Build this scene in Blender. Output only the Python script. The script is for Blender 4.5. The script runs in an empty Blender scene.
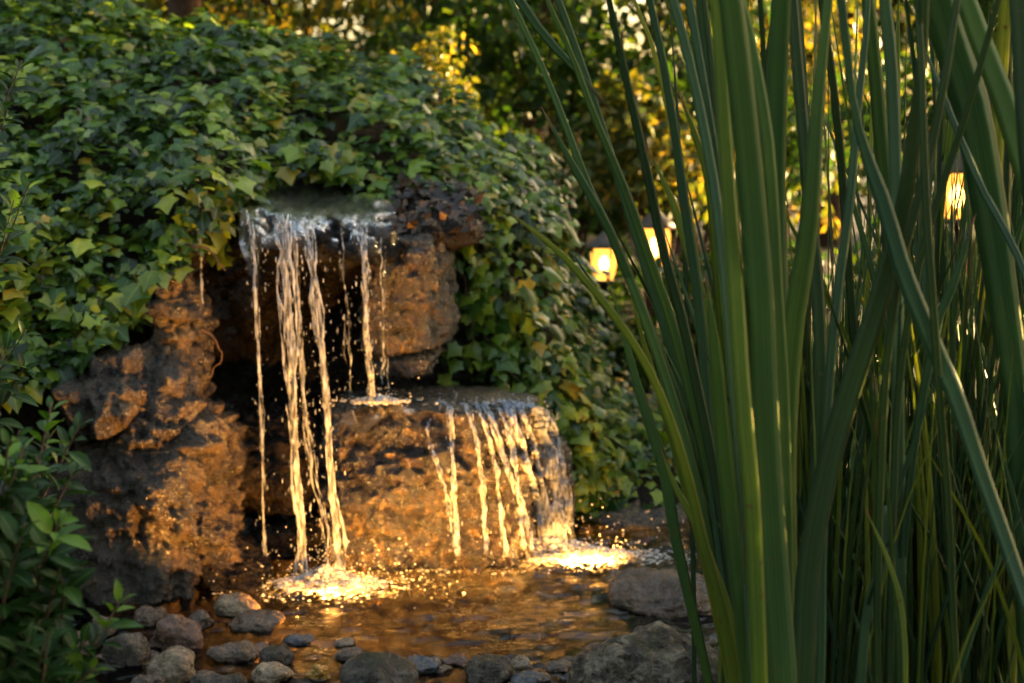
import bpy, bmesh, math, random
import numpy as np
from mathutils import Vector
from mathutils.bvhtree import BVHTree
R = math.radians
rng = np.random.default_rng(7)
random.seed(7)

# ------------------------------------------------------------------ camera
scene = bpy.context.scene
COL = scene.collection
CAM_H, FPX, PITCH = 1.0, 1620.0, math.atan(186.5 / 1620.0)
cd = bpy.data.cameras.new('Camera')
cam = bpy.data.objects.new('Camera', cd)
COL.objects.link(cam)
cam.location = (0, 0, CAM_H)
cam.rotation_euler = (R(90) - PITCH, 0, 0)
cd.sensor_width = 36.0
cd.lens = 36.0 * FPX / 1024.0
cd.clip_start, cd.clip_end = 0.05, 2000
cd.dof.use_dof = True
cd.dof.focus_distance = 2.6
cd.dof.aperture_fstop = (cd.lens / 1000.0) / 0.0105
scene.camera = cam

# ------------------------------------------------------------------ light
SUN_EL, SUN_AZ = R(8), R(58)          # azimuth measured from +Y towards +X
world = bpy.data.worlds.new('World')
scene.world = world
world.use_nodes = True
wn = world.node_tree.nodes
sky = wn.new('ShaderNodeTexSky')
sky.sky_type = 'NISHITA'
sky.sun_disc = False
sky.sun_elevation = SUN_EL
sky.sun_rotation = SUN_AZ
sky.air_density, sky.dust_density, sky.ozone_density = 1.0, 6.0, 0.0
world.node_tree.links.new(sky.outputs[0], wn['Background'].inputs[0])
wn['Background'].inputs[1].default_value = 0.15
sd = bpy.data.lights.new('Sun', 'SUN')
sd.energy, sd.angle, sd.color = 5.0, R(0.5), (1.0, 0.67, 0.30)
sun = bpy.data.objects.new('Sun', sd)
COL.objects.link(sun)
sun_dir = Vector((math.sin(SUN_AZ) * math.cos(SUN_EL), math.cos(SUN_AZ) * math.cos(SUN_EL), math.sin(SUN_EL)))
sun.rotation_euler = (-sun_dir).to_track_quat('-Z', 'Y').to_euler()
sun.location = sun_dir * 40
scene.view_settings.view_transform = 'Standard'
scene.view_settings.look = 'None'
scene.view_settings.exposure = 3.1
scene.view_settings.gamma = 1.0
scene.view_settings.use_curve_mapping = False
scene.cycles.use_denoising = True
scene.cycles.max_bounces = 10
scene.cycles.transparent_max_bounces = 24
scene.cycles.caustics_reflective = False
scene.cycles.caustics_refractive = False
scene.cycles.sample_clamp_indirect = 6.0
POND_POWER = 7.2

# ------------------------------------------------------------------ helpers
CP, SP = math.cos(PITCH), math.sin(PITCH)
def P(px, py, Y):
    """world point at distance Y in front of the camera plane that falls on pixel (px, py)"""
    x, v = (px - 512.0) / FPX, -(py - 341.5) / FPX
    dy, dz = CP + SP * v, -SP + CP * v
    s = Y / dy
    return np.array([x * s, Y, CAM_H + dz * s])
def WATER_Y(py):
    v = -(py - 341.5) / FPX
    return CAM_H * (CP + SP * v) / (SP - CP * v)
def W(px, py):
    """point of the water surface at pixel"""
    return P(px, py, WATER_Y(py))

def _hash(ix, iy, iz, seed):
    h = (ix.astype(np.int64) * 374761393 + iy.astype(np.int64) * 668265263 + iz.astype(np.int64) * 2147483647 + seed * 974711) & 0xFFFFFFFF
    h = ((h ^ (h >> 13)) * 1274126177) & 0xFFFFFFFF
    h = h ^ (h >> 16)
    h = (h * 2246822519) & 0xFFFFFFFF
    h = h ^ (h >> 15)
    return (h & 0xFFFFFF).astype(np.float64) / float(0xFFFFFF)
def vnoise(p, seed=0):
    """value noise in -1..1 for an (n,3) array"""
    p = np.asarray(p, float)
    i = np.floor(p).astype(np.int64); f = p - i
    f = f * f * f * (f * (f * 6 - 15) + 10)
    x, y, z = i[:, 0], i[:, 1], i[:, 2]
    out = 0
    for dx in (0, 1):
        wx = f[:, 0] if dx else 1 - f[:, 0]
        for dy in (0, 1):
            wy = f[:, 1] if dy else 1 - f[:, 1]
            for dz in (0, 1):
                wz = f[:, 2] if dz else 1 - f[:, 2]
                out = out + wx * wy * wz * _hash(x + dx, y + dy, z + dz, seed)
    return out * 2 - 1
def fbm(p, octs=4, seed=0, gain=0.5, lac=2.03, ridged=False):
    a, s, out = 1.0, 0.0, 0
    p = np.asarray(p, float)
    for o in range(octs):
        n = vnoise(p, seed + o * 17)
        if ridged: n = 1 - 2 * np.abs(n)
        out = out + a * n; s += a
        a *= gain; p = p * lac + 11.3
    return out / s
def unit(a):
    return a / np.maximum(np.linalg.norm(a, axis=-1, keepdims=True), 1e-9)

def make_mesh(name, verts, faces, mat, smooth=True, attrs=None, uv=None):
    """faces: list of lists or an (n,k) int array; attrs: dict name -> per-vertex floats; uv: per-vertex (n,2)"""
    me = bpy.data.meshes.new(name)
    verts = np.asarray(verts, np.float32)
    if isinstance(faces, np.ndarray): groups = [faces]
    elif len(faces) and isinstance(faces[0], np.ndarray): groups = faces
    else: groups = None
    me.vertices.add(len(verts)); me.vertices.foreach_set('co', verts.ravel())
    if groups is None:
        loops = np.concatenate([np.asarray(f, np.int32) for f in faces]); tot = np.array([len(f) for f in faces], np.int32)
    else:
        loops = np.concatenate([g.astype(np.int32).ravel() for g in groups])
        tot = np.concatenate([np.full(len(g), g.shape[1], np.int32) for g in groups])
    start = np.concatenate([[0], np.cumsum(tot)[:-1]]).astype(np.int32)
    me.loops.add(len(loops)); me.loops.foreach_set('vertex_index', loops)
    me.polygons.add(len(tot)); me.polygons.foreach_set('loop_start', start); me.polygons.foreach_set('loop_total', tot)
    if uv is not None:
        l = me.uv_layers.new(name='UVMap'); l.data.foreach_set('uv', np.asarray(uv, np.float32)[loops].ravel())
    for k, v in (attrs or {}).items():
        a = me.attributes.new(k, 'FLOAT', 'POINT'); a.data.foreach_set('value', np.asarray(v, np.float32))
    me.update(calc_edges=True); me.validate()
    if smooth: me.polygons.foreach_set('use_smooth', np.ones(len(me.polygons), bool))
    if mat: me.materials.append(mat)
    return me
def link(name, me, parent=None, loc=None):
    o = bpy.data.objects.new(name, me); COL.objects.link(o)
    if parent: o.parent = parent
    if loc is not None: o.location = loc
    return o
def tag(o, label=None, cat=None, group=None, kind=None):
    if label: o['label'] = label
    if cat: o['category'] = cat
    if group: o['group'] = group
    if kind: o['kind'] = kind
    return o
def thing(name, label, cat, loc=(0, 0, 0), group=None):
    o = bpy.data.objects.new(name, None); COL.objects.link(o); o.location = loc; o.empty_display_size = 0.1
    return tag(o, label, cat, group)

def catmull(pts, n):
    """smooth curve through pts (k,d) sampled n times by chord length"""
    pts = np.asarray(pts, float)
    if len(pts) == 2: return pts[0] + (pts[1] - pts[0]) * np.linspace(0, 1, n)[:, None]
    d = np.concatenate([[0], np.cumsum(np.linalg.norm(np.diff(pts[:, :], axis=0), axis=1))])
    t = np.linspace(0, d[-1], n)
    m = np.zeros_like(pts)
    m[1:-1] = (pts[2:] - pts[:-2]) / (d[2:] - d[:-2])[:, None]
    m[0] = (pts[1] - pts[0]) / (d[1] - d[0]); m[-1] = (pts[-1] - pts[-2]) / (d[-1] - d[-2])
    k = np.clip(np.searchsorted(d, t, 'right') - 1, 0, len(pts) - 2)
    h = (d[k + 1] - d[k]); s = ((t - d[k]) / h)[:, None]; h = h[:, None]
    return ((2 * s**3 - 3 * s**2 + 1) * pts[k] + (s**3 - 2 * s**2 + s) * h * m[k]
            + (-2 * s**3 + 3 * s**2) * pts[k + 1] + (s**3 - s**2) * h * m[k + 1])

def tube(path, rad, sides=8, cap=True):
    """verts, faces of a round tube along path (n,3) with radii (n,)"""
    path = np.asarray(path, float); n = len(path); rad = np.broadcast_to(rad, (n,))
    t = unit(np.gradient(path, axis=0))
    ref = np.array([1.0, 0.13, 0.07]) if abs(t[:, 0]).mean() < 0.8 else np.array([0.1, 1.0, 0.1])
    a = unit(np.cross(t, ref)); b = np.cross(t, a)
    ang = np.linspace(0, 2 * np.pi, sides, endpoint=False)
    v = path[:, None, :] + rad[:, None, None] * (np.cos(ang)[None, :, None] * a[:, None, :] + np.sin(ang)[None, :, None] * b[:, None, :])
    v = v.reshape(-1, 3)
    i = np.arange(n - 1)[:, None] * sides; j = np.arange(sides)[None, :]; j2 = (j + 1) % sides
    q = np.stack([i + j, i + j2, i + sides + j2, i + sides + j], -1).reshape(-1, 4)
    faces = [list(f) for f in q]
    if cap: faces += [list(range(sides))[::-1], list(range((n - 1) * sides, n * sides))]
    return v, faces
class MB:
    def __init__(s): s.v, s.f, s.n = [], [], 0
    def add(s, v, f):
        s.v.append(np.asarray(v, float)); s.f += [[int(i) + s.n for i in q] for q in f]; s.n += len(v)
    def mesh(s, name, mat, smooth=True, off=(0, 0, 0)):
        return make_mesh(name, np.concatenate(s.v) - np.asarray(off), s.f, mat, smooth)

# ------------------------------------------------------------------ materials
def newmat(name):
    m = bpy.data.materials.new(name); m.use_nodes = True
    nt = m.node_tree
    for n in list(nt.nodes): nt.nodes.remove(n)
    out = nt.nodes.new('ShaderNodeOutputMaterial')
    return m, nt, out
def N(nt, typ, **kw):
    n = nt.nodes.new('ShaderNode' + typ)
    for k, v in kw.items():
        if k in n.inputs: n.inputs[k].default_value = v
        else: setattr(n, k, v)
    return n
def ramp(nt, fac, stops):
    r = nt.nodes.new('ShaderNodeValToRGB')
    e = r.color_ramp.elements
    while len(e) > 1: e.remove(e[-1])
    for i, (p, c) in enumerate(stops):
        if i == 0: e[0].position = p; el = e[0]
        else: el = e.new(p)
        el.color = (c[0], c[1], c[2], 1) if len(c) == 3 else c
    nt.links.new(fac, r.inputs[0])
    return r.outputs[0]
def g(v): return (v, v, v)

def leaf_mat(name, stops, rough=0.38, transl=0.35, tint=(1.5, 1.6, 0.5), spec=0.5, vein=False):
    m, nt, out = newmat(name)
    at = N(nt, 'Attribute', attribute_name='rnd')
    c = ramp(nt, at.outputs['Fac'], stops)
    tc = N(nt, 'TexCoord')
    nz = N(nt, 'TexNoise', Scale=38.0, Detail=2.0)
    nt.links.new(tc.outputs['Object'], nz.inputs['Vector'])
    mul = N(nt, 'MixRGB', blend_type='MULTIPLY', Fac=0.6)
    nt.links.new(c, mul.inputs[1]); nt.links.new(ramp(nt, nz.outputs[0], [(0.3, g(0.62)), (0.7, g(1.25))]), mul.inputs[2])
    col = mul.outputs[0]
    if vein:
        av = N(nt, 'Attribute', attribute_name='rib')
        mx = N(nt, 'MixRGB', blend_type='MIX'); nt.links.new(ramp(nt, av.outputs['Fac'], [(0.0, g(0.42)), (0.16, g(0.0))]), mx.inputs[0])
        nt.links.new(col, mx.inputs[1]); mx.inputs[2].default_value = (0.16, 0.24, 0.08, 1)
        col = mx.outputs[0]
    b = N(nt, 'BsdfPrincipled'); b.inputs['Roughness'].default_value = rough
    b.inputs['Specular IOR Level'].default_value = spec
    nt.links.new(col, b.inputs['Base Color'])
    t = N(nt, 'BsdfTranslucent')
    tm = N(nt, 'MixRGB', blend_type='MULTIPLY', Fac=1.0); nt.links.new(col, tm.inputs[1]); tm.inputs[2].default_value = (*tint, 1)
    nt.links.new(tm.outputs[0], t.inputs['Color'])
    mix = N(nt, 'MixShader', Fac=transl)
    nt.links.new(b.outputs[0], mix.inputs[1]); nt.links.new(t.outputs[0], mix.inputs[2]); nt.links.new(mix.outputs[0], out.inputs[0])
    return m

def rock_mat(name, stops, scale=9.0, rough=(0.25, 0.6), bump=0.6, fine=70.0, stain=None, spec=0.5, moss=None, wet=0.0):
    m, nt, out = newmat(name)
    tc = N(nt, 'TexCoord'); L = nt.links.new
    oi = N(nt, 'ObjectInfo')
    off = N(nt, 'VectorMath', operation='SCALE'); L(oi.outputs['Random'], off.inputs['Scale']); off.inputs[0].default_value = (13, 7, 5)
    vec = N(nt, 'VectorMath', operation='ADD'); L(tc.outputs['Object'], vec.inputs[0]); L(off.outputs[0], vec.inputs[1])
    n1 = N(nt, 'TexNoise', Scale=scale, Detail=7.0, Roughness=0.65, Distortion=0.6); L(vec.outputs[0], n1.inputs['Vector'])
    col = ramp(nt, n1.outputs[0], stops)
    n2 = N(nt, 'TexNoise', Scale=fine, Detail=6.0, Roughness=0.7); L(vec.outputs[0], n2.inputs['Vector'])
    mul = N(nt, 'MixRGB', blend_type='MULTIPLY', Fac=0.85); L(col, mul.inputs[1])
    L(ramp(nt, n2.outputs[0], [(0.28, g(0.35)), (0.5, g(0.95)), (0.75, g(1.5))]), mul.inputs[2])
    col = mul.outputs[0]
    if stain:
        n3 = N(nt, 'TexNoise', Scale=stain[1], Detail=5.0, Roughness=0.6, Distortion=1.2); L(vec.outputs[0], n3.inputs['Vector'])
        mx = N(nt, 'MixRGB'); L(ramp(nt, n3.outputs[0], [(stain[2], g(0)), (stain[2] + 0.1, g(0.85))]), mx.inputs[0])
        L(col, mx.inputs[1]); mx.inputs[2].default_value = (*stain[0], 1); col = mx.outputs[0]
    if moss:
        ge = N(nt, 'NewGeometry'); sx = N(nt, 'SeparateXYZ'); L(ge.outputs['Normal'], sx.inputs[0])
        n4 = N(nt, 'TexNoise', Scale=14.0, Detail=6.0); L(vec.outputs[0], n4.inputs['Vector'])
        ad = N(nt, 'Math', operation='MULTIPLY'); L(sx.outputs[2], ad.inputs[0]); L(n4.outputs[0], ad.inputs[1])
        mx = N(nt, 'MixRGB'); L(ramp(nt, ad.outputs[0], [(moss[1], g(0)), (moss[1] + 0.12, g(0.8))]), mx.inputs[0])
        L(col, mx.inputs[1]); mx.inputs[2].default_value = (*moss[0], 1); col = mx.outputs[0]
    b = N(nt, 'BsdfPrincipled'); L(col, b.inputs['Base Color']); b.inputs['Specular IOR Level'].default_value = spec
    L(ramp(nt, n2.outputs[0], [(0.35, g(rough[0])), (0.65, g(rough[1]))]), b.inputs['Roughness'])
    vo = N(nt, 'TexVoronoi', Scale=fine * 1.3); L(vec.outputs[0], vo.inputs['Vector'])
    ad = N(nt, 'Math', operation='MULTIPLY_ADD'); L(vo.outputs['Distance'], ad.inputs[0]); ad.inputs[1].default_value = 0.5; L(n2.outputs[0], ad.inputs[2])
    ad2 = N(nt, 'Math', operation='MULTIPLY_ADD'); L(n1.outputs[0], ad2.inputs[0]); ad2.inputs[1].default_value = 2.5; L(ad.outputs[0], ad2.inputs[2])
    n5 = N(nt, 'TexNoise', Scale=fine * 3.4, Detail=3.0, Roughness=0.6); L(vec.outputs[0], n5.inputs['Vector'])
    bf = N(nt, 'Bump', Strength=min(1.0, bump), Distance=0.014); L(n5.outputs[0], bf.inputs['Height'])
    if wet:
        b.inputs['Coat Weight'].default_value = wet; b.inputs['Coat Roughness'].default_value = 0.17; b.inputs['Coat IOR'].default_value = 1.55
        L(bf.outputs[0], b.inputs['Coat Normal'])
    bp = N(nt, 'Bump', Strength=bump, Distance=0.02); L(bf.outputs[0], bp.inputs['Normal']); L(ad2.outputs[0], bp.inputs['Height']); L(bp.outputs[0], b.inputs['Normal'])
    L(b.outputs[0], out.inputs[0])
    return m

M = {}
M['ivy'] = leaf_mat('ivy_leaf', [(0.0, (0.012, 0.034, 0.006)), (0.33, (0.04, 0.10, 0.011)), (0.58, (0.14, 0.225, 0.018)), (0.8, (0.28, 0.36, 0.035)), (0.9, (0.17, 0.22, 0.04)), (1.0, (0.36, 0.26, 0.03))], rough=0.3, transl=0.32, vein=True, spec=0.38)
M['shrub_leaf'] = leaf_mat('shrub_leaf', [(0, (0.006, 0.02, 0.005)), (0.5, (0.013, 0.042, 0.008)), (0.85, (0.03, 0.08, 0.011)), (1, (0.10, 0.19, 0.018))], rough=0.45, transl=0.3, vein=True, spec=0.2)
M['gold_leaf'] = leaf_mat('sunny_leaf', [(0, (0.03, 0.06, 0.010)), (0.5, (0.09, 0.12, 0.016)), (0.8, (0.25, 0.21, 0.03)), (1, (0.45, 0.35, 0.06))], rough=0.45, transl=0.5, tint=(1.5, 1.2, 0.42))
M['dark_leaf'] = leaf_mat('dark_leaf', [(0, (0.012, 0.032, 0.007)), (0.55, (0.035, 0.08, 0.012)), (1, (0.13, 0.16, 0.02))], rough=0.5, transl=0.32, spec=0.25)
M['dry_leaf'] = leaf_mat('dry_leaf', [(0, (0.010, 0.006, 0.005)), (0.6, (0.028, 0.016, 0.010)), (1, (0.11, 0.06, 0.032))], rough=0.5, transl=0.15, tint=(1.3, 1.0, 0.6))

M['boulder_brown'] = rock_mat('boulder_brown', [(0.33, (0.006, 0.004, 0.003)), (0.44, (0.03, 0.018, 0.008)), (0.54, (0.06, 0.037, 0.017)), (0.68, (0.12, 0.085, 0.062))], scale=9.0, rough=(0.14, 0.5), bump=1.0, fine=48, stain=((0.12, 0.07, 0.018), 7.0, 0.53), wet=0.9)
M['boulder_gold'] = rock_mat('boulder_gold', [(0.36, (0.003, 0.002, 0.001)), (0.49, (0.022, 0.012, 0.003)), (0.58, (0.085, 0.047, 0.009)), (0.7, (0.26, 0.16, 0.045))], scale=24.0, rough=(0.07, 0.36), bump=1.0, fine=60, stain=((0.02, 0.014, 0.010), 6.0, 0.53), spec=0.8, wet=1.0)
M['rock_dark'] = rock_mat('rock_dark', [(0.3, (0.005, 0.004, 0.003)), (0.55, (0.016, 0.011, 0.007)), (0.75, (0.05, 0.032, 0.018))], scale=8.0, rough=(0.15, 0.5), bump=0.8, fine=50, spec=0.25)
M['rock_shaded'] = rock_mat('rock_shaded', [(0.3, (0.002, 0.0018, 0.0015)), (0.55, (0.005, 0.004, 0.003)), (0.75, (0.016, 0.010, 0.005))], scale=9.0, rough=(0.35, 0.6), bump=1.0, fine=50, spec=0.12)  # darker rock for the cap slab: shade below the lip put into colour
M['stone_grey'] = rock_mat('stone_grey', [(0.25, (0.025, 0.019, 0.014)), (0.47, (0.095, 0.075, 0.055)), (0.65, (0.28, 0.225, 0.17))], scale=22, rough=(0.2, 0.55), bump=0.8, fine=110, moss=((0.06, 0.055, 0.02), 0.42))
M['stone_pale'] = rock_mat('stone_pale', [(0.36, (0.025, 0.019, 0.012)), (0.47, (0.14, 0.11, 0.07)), (0.62, (0.46, 0.37, 0.25))], scale=26, rough=(0.3, 0.65), bump=1.0, fine=80, stain=((0.22, 0.18, 0.125), 11.0, 0.58), moss=((0.05, 0.05, 0.015), 0.45))
M['stone_tan'] = rock_mat('stone_tan', [(0.25, (0.06, 0.036, 0.02)), (0.48, (0.18, 0.125, 0.075)), (0.65, (0.33, 0.245, 0.16))], scale=18, rough=(0.15, 0.45), bump=0.4, fine=130)
M['stone_red'] = rock_mat('stone_red', [(0.25, (0.04, 0.02, 0.013)), (0.48, (0.14, 0.075, 0.05)), (0.66, (0.3, 0.18, 0.13))], scale=18, rough=(0.25, 0.5), bump=0.4, fine=110)
M['stone_blue'] = rock_mat('stone_blue', [(0.25, (0.025, 0.025, 0.027)), (0.5, (0.075, 0.074, 0.078)), (0.75, (0.17, 0.165, 0.165))], scale=11, rough=(0.1, 0.35), bump=0.3, fine=90)
M['stone_amber'] = rock_mat('stone_amber', [(0.25, (0.16, 0.07, 0.015)), (0.5, (0.34, 0.17, 0.03)), (0.75, (0.5, 0.3, 0.07))], scale=11, rough=(0.12, 0.35), bump=0.25, fine=90)
M['stone_brown'] = rock_mat('stone_brown', [(0.25, (0.03, 0.02, 0.013)), (0.5, (0.11, 0.075, 0.05)), (0.75, (0.22, 0.15, 0.1))], scale=11, rough=(0.12, 0.4), bump=0.4, fine=100)

def soil_mat(name, stops, scale=22.0):
    return rock_mat(name, stops, scale=scale, rough=(0.6, 0.9), bump=1.0, fine=120, spec=0.25)
M['soil'] = soil_mat('soil', [(0.3, (0.012, 0.009, 0.006)), (0.55, (0.035, 0.024, 0.015)), (0.8, (0.07, 0.05, 0.03))])
M['pond_bed'] = rock_mat('gravel_bed', [(0.25, (0.004, 0.003, 0.0015)), (0.5, (0.014, 0.009, 0.0045)), (0.75, (0.04, 0.026, 0.012))], scale=30, rough=(0.3, 0.6), bump=1.0, fine=120)
M['bark'] = rock_mat('bark', [(0.3, (0.03, 0.014, 0.007)), (0.6, (0.1, 0.045, 0.02)), (0.8, (0.18, 0.085, 0.035))], scale=12, rough=(0.6, 0.9), bump=1.0, fine=45, spec=0.2)
M['twig'] = rock_mat('twig', [(0.3, (0.05, 0.025, 0.014)), (0.6, (0.13, 0.07, 0.038)), (0.8, (0.22, 0.12, 0.065))], scale=25, rough=(0.5, 0.8), bump=0.5, fine=90)

def reed_mat(name, lo, hi, edge, transl=0.3):
    m, nt, out = newmat(name); L = nt.links.new
    uv = N(nt, 'UVMap'); sx = N(nt, 'SeparateXYZ'); L(uv.outputs[0], sx.inputs[0])
    oi = N(nt, 'ObjectInfo')
    mp = N(nt, 'Mapping'); L(uv.outputs[0], mp.inputs[0]); mp.inputs['Scale'].default_value = (26, 0.7, 1)
    cx = N(nt, 'CombineXYZ'); L(oi.outputs['Random'], cx.inputs[2]); 
    sc = N(nt, 'VectorMath', operation='SCALE'); sc.inputs['Scale'].default_value = 40; L(cx.outputs[0], sc.inputs[0])
    ad = N(nt, 'VectorMath', operation='ADD'); L(mp.outputs[0], ad.inputs[0]); L(sc.outputs[0], ad.inputs[1])
    nz = N(nt, 'TexNoise', Scale=1.0, Detail=3.0); L(ad.outputs[0], nz.inputs['Vector'])
    mx = N(nt, 'MixRGB'); L(oi.outputs['Random'], mx.inputs[0]); mx.inputs[1].default_value = (*lo, 1); mx.inputs[2].default_value = (*hi, 1)
    mul = N(nt, 'MixRGB', blend_type='MULTIPLY', Fac=0.8); L(mx.outputs[0], mul.inputs[1])
    L(ramp(nt, nz.outputs[0], [(0.3, g(0.6)), (0.7, g(1.3))]), mul.inputs[2])
    # broad blotches along the leaf
    n2 = N(nt, 'TexNoise', Scale=3.0, Detail=4.0); tc = N(nt, 'TexCoord'); L(tc.outputs['Object'], n2.inputs['Vector'])
    mul2 = N(nt, 'MixRGB', blend_type='MULTIPLY', Fac=1.0); L(mul.outputs[0], mul2.inputs[1])
    L(ramp(nt, n2.outputs[0], [(0.3, (0.7, 0.76, 0.8)), (0.7, (1.35, 1.2, 0.75))]), mul2.inputs[2])
    # brown specks and nicks
    n3 = N(nt, 'TexNoise', Scale=55.0, Detail=3.0); L(tc.outputs['Object'], n3.inputs['Vector'])
    ms = N(nt, 'MixRGB'); L(ramp(nt, n3.outputs[0], [(0.68, g(0)), (0.74, g(0.8))]), ms.inputs[0]); L(mul2.outputs[0], ms.inputs[1]); ms.inputs[2].default_value = (0.12, 0.075, 0.03, 1)
    mul2 = ms
    # pale dry rim along one edge
    me = N(nt, 'MixRGB'); L(ramp(nt, sx.outputs[0], [(0.0, g(0.9)), (0.045, g(0.0)), (0.96, g(0.0)), (1.0, g(0.7))]), me.inputs[0])
    L(mul2.outputs[0], me.inputs[1]); me.inputs[2].default_value = (*edge, 1)
    # brown dry tip
    mt = N(nt, 'MixRGB'); L(ramp(nt, sx.outputs[1], [(0.965, g(0)), (0.99, g(1))]), mt.inputs[0]); L(me.outputs[0], mt.inputs[1]); mt.inputs[2].default_value = (0.2, 0.09, 0.035, 1)
    col = mt.outputs[0]
    b = N(nt, 'BsdfPrincipled'); L(col, b.inputs['Base Color']); b.inputs['Roughness'].default_value = 0.42
    b.inputs['Specular IOR Level'].default_value = 0.3
    bp = N(nt, 'Bump', Strength=0.25, Distance=0.002); L(nz.outputs[0], bp.inputs['Height']); L(bp.outputs[0], b.inputs['Normal'])
    t = N(nt, 'BsdfTranslucent'); tm = N(nt, 'MixRGB', blend_type='MULTIPLY', Fac=1.0); L(col, tm.inputs[1]); tm.inputs[2].default_value = (2.0, 1.8, 0.5, 1)
    L(tm.outputs[0], t.inputs['Color'])
    mix = N(nt, 'MixShader', Fac=transl); L(b.outputs[0], mix.inputs[1]); L(t.outputs[0], mix.inputs[2]); L(mix.outputs[0], out.inputs[0])
    return m
M['reed'] = reed_mat('reed_leaf', (0.038, 0.098, 0.034), (0.085, 0.155, 0.036), (0.2, 0.17, 0.06), 0.2)
M['reed_blue'] = reed_mat('reed_leaf_blue', (0.038, 0.095, 0.055), (0.064, 0.125, 0.064), (0.16, 0.17, 0.08), 0.22)
M['reed_pale'] = reed_mat('reed_leaf_pale', (0.12, 0.19, 0.03), (0.24, 0.29, 0.06), (0.35, 0.26, 0.09), 0.45)
M['reed_dark'] = reed_mat('reed_leaf_dark', (0.02, 0.05, 0.02), (0.036, 0.072, 0.024), (0.08, 0.07, 0.03), 0.2)
M['reed_dry'] = reed_mat('reed_leaf_dry', (0.3, 0.12, 0.03), (0.36, 0.17, 0.05), (0.4, 0.25, 0.1), 0.3)

def water_pool_mat():
    m, nt, out = newmat('pool_water'); L = nt.links.new
    tc = N(nt, 'TexCoord')
    n1 = N(nt, 'TexNoise', Scale=60.0, Detail=2.0, Distortion=0.8)
    mp = N(nt, 'Mapping'); mp.inputs['Scale'].default_value = (0.8, 1.6, 1); L(tc.outputs['Object'], mp.inputs[0]); L(mp.outputs[0], n1.inputs['Vector'])
    bp = N(nt, 'Bump', Strength=0.35, Distance=0.006); L(n1.outputs[0], bp.inputs['Height'])
    fr = N(nt, 'Fresnel', IOR=1.36); L(bp.outputs[0], fr.inputs['Normal'])
    tr = N(nt, 'BsdfTransparent'); tr.inputs[0].default_value = (0.11, 0.08, 0.042, 1)
    gl = N(nt, 'BsdfGlossy'); gl.inputs['Roughness'].default_value = 0.02; L(bp.outputs[0], gl.inputs['Normal'])
    mix = N(nt, 'MixShader'); L(fr.outputs[0], mix.inputs[0]); L(tr.outputs[0], mix.inputs[1]); L(gl.outputs[0], mix.inputs[2])
    L(mix.outputs[0], out.inputs[0])
    return m
M['pool'] = water_pool_mat()
def falling_mat(name, white=0.2, glass=0.6, rough=0.03, tint=(0.84, 0.9, 1.0)):
    """aerated water: refracting body, clear gaps and a little scattering white"""
    m, nt, out = newmat(name); L = nt.links.new
    tc = N(nt, 'TexCoord'); n1 = N(nt, 'TexNoise', Scale=120.0, Detail=3.0); L(tc.outputs['Object'], n1.inputs['Vector'])
    bp = N(nt, 'Bump', Strength=0.5, Distance=0.004); L(n1.outputs[0], bp.inputs['Height'])
    tr = N(nt, 'BsdfTransparent')
    gl = N(nt, 'BsdfGlass', IOR=1.33, Roughness=rough); L(bp.outputs[0], gl.inputs['Normal'])
    m0 = N(nt, 'MixShader', Fac=glass); L(tr.outputs[0], m0.inputs[1]); L(gl.outputs[0], m0.inputs[2])
    df = N(nt, 'BsdfDiffuse'); df.inputs[0].default_value = (*tint, 1)
    tl = N(nt, 'BsdfTranslucent'); tl.inputs[0].default_value = (*tint, 1)
    ms = N(nt, 'MixShader', Fac=0.55); L(df.outputs[0], ms.inputs[1]); L(tl.outputs[0], ms.inputs[2])
    mw = N(nt, 'Mapping'); mw.inputs['Scale'].default_value = (1, 1, 0.2); L(tc.outputs['Object'], mw.inputs[0])
    nw = N(nt, 'TexNoise', Scale=130.0, Detail=2.0); L(mw.outputs[0], nw.inputs['Vector'])
    fw = ramp(nt, nw.outputs[0], [(0.38, g(white * 0.25)), (0.62, g(min(1.0, white * 1.8)))])
    m1 = N(nt, 'MixShader'); L(fw, m1.inputs[0]); L(m0.outputs[0], m1.inputs[1]); L(ms.outputs[0], m1.inputs[2])
    L(m1.outputs[0], out.inputs[0])
    return m
M['fall'] = falling_mat('falling_water', 0.42, 0.85)
M['film'] = falling_mat('water_film', 0.012, 0.36, 0.14)
M['foam'] = falling_mat('splash_foam', 0.55, 0.6, 0.05, tint=(0.95, 0.94, 0.92))

def simple(name, col, rough=0.5, metal=0.0):
    m, nt, out = newmat(name); L = nt.links.new
    b = N(nt, 'BsdfPrincipled'); b.inputs['Roughness'].default_value = rough; b.inputs['Metallic'].default_value = metal
    nz = N(nt, 'TexNoise', Scale=35.0, Detail=5.0); tc = N(nt, 'TexCoord'); L(tc.outputs['Object'], nz.inputs['Vector'])
    mul = N(nt, 'MixRGB', blend_type='MULTIPLY', Fac=0.7); mul.inputs[1].default_value = (*col, 1)
    L(ramp(nt, nz.outputs[0], [(0.3, g(0.6)), (0.7, g(1.3))]), mul.inputs[2]); L(mul.outputs[0], b.inputs['Base Color'])
    L(b.outputs[0], out.inputs[0]); return m
def emis(name, col, strength):
    m, nt, out = newmat(name)
    e = N(nt, 'Emission'); e.inputs[0].default_value = (*col, 1); e.inputs[1].default_value = strength
    nt.links.new(e.outputs[0], out.inputs[0]); return m
M['iron'] = simple('dark_metal', (0.035, 0.03, 0.027), 0.5, 0.3)
M['cap'] = simple('weathered_cap', (0.06, 0.042, 0.03), 0.6, 0.1)
M['bulb'] = emis('lit_bulb', (1.0, 0.55, 0.15), 4.0)
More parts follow.
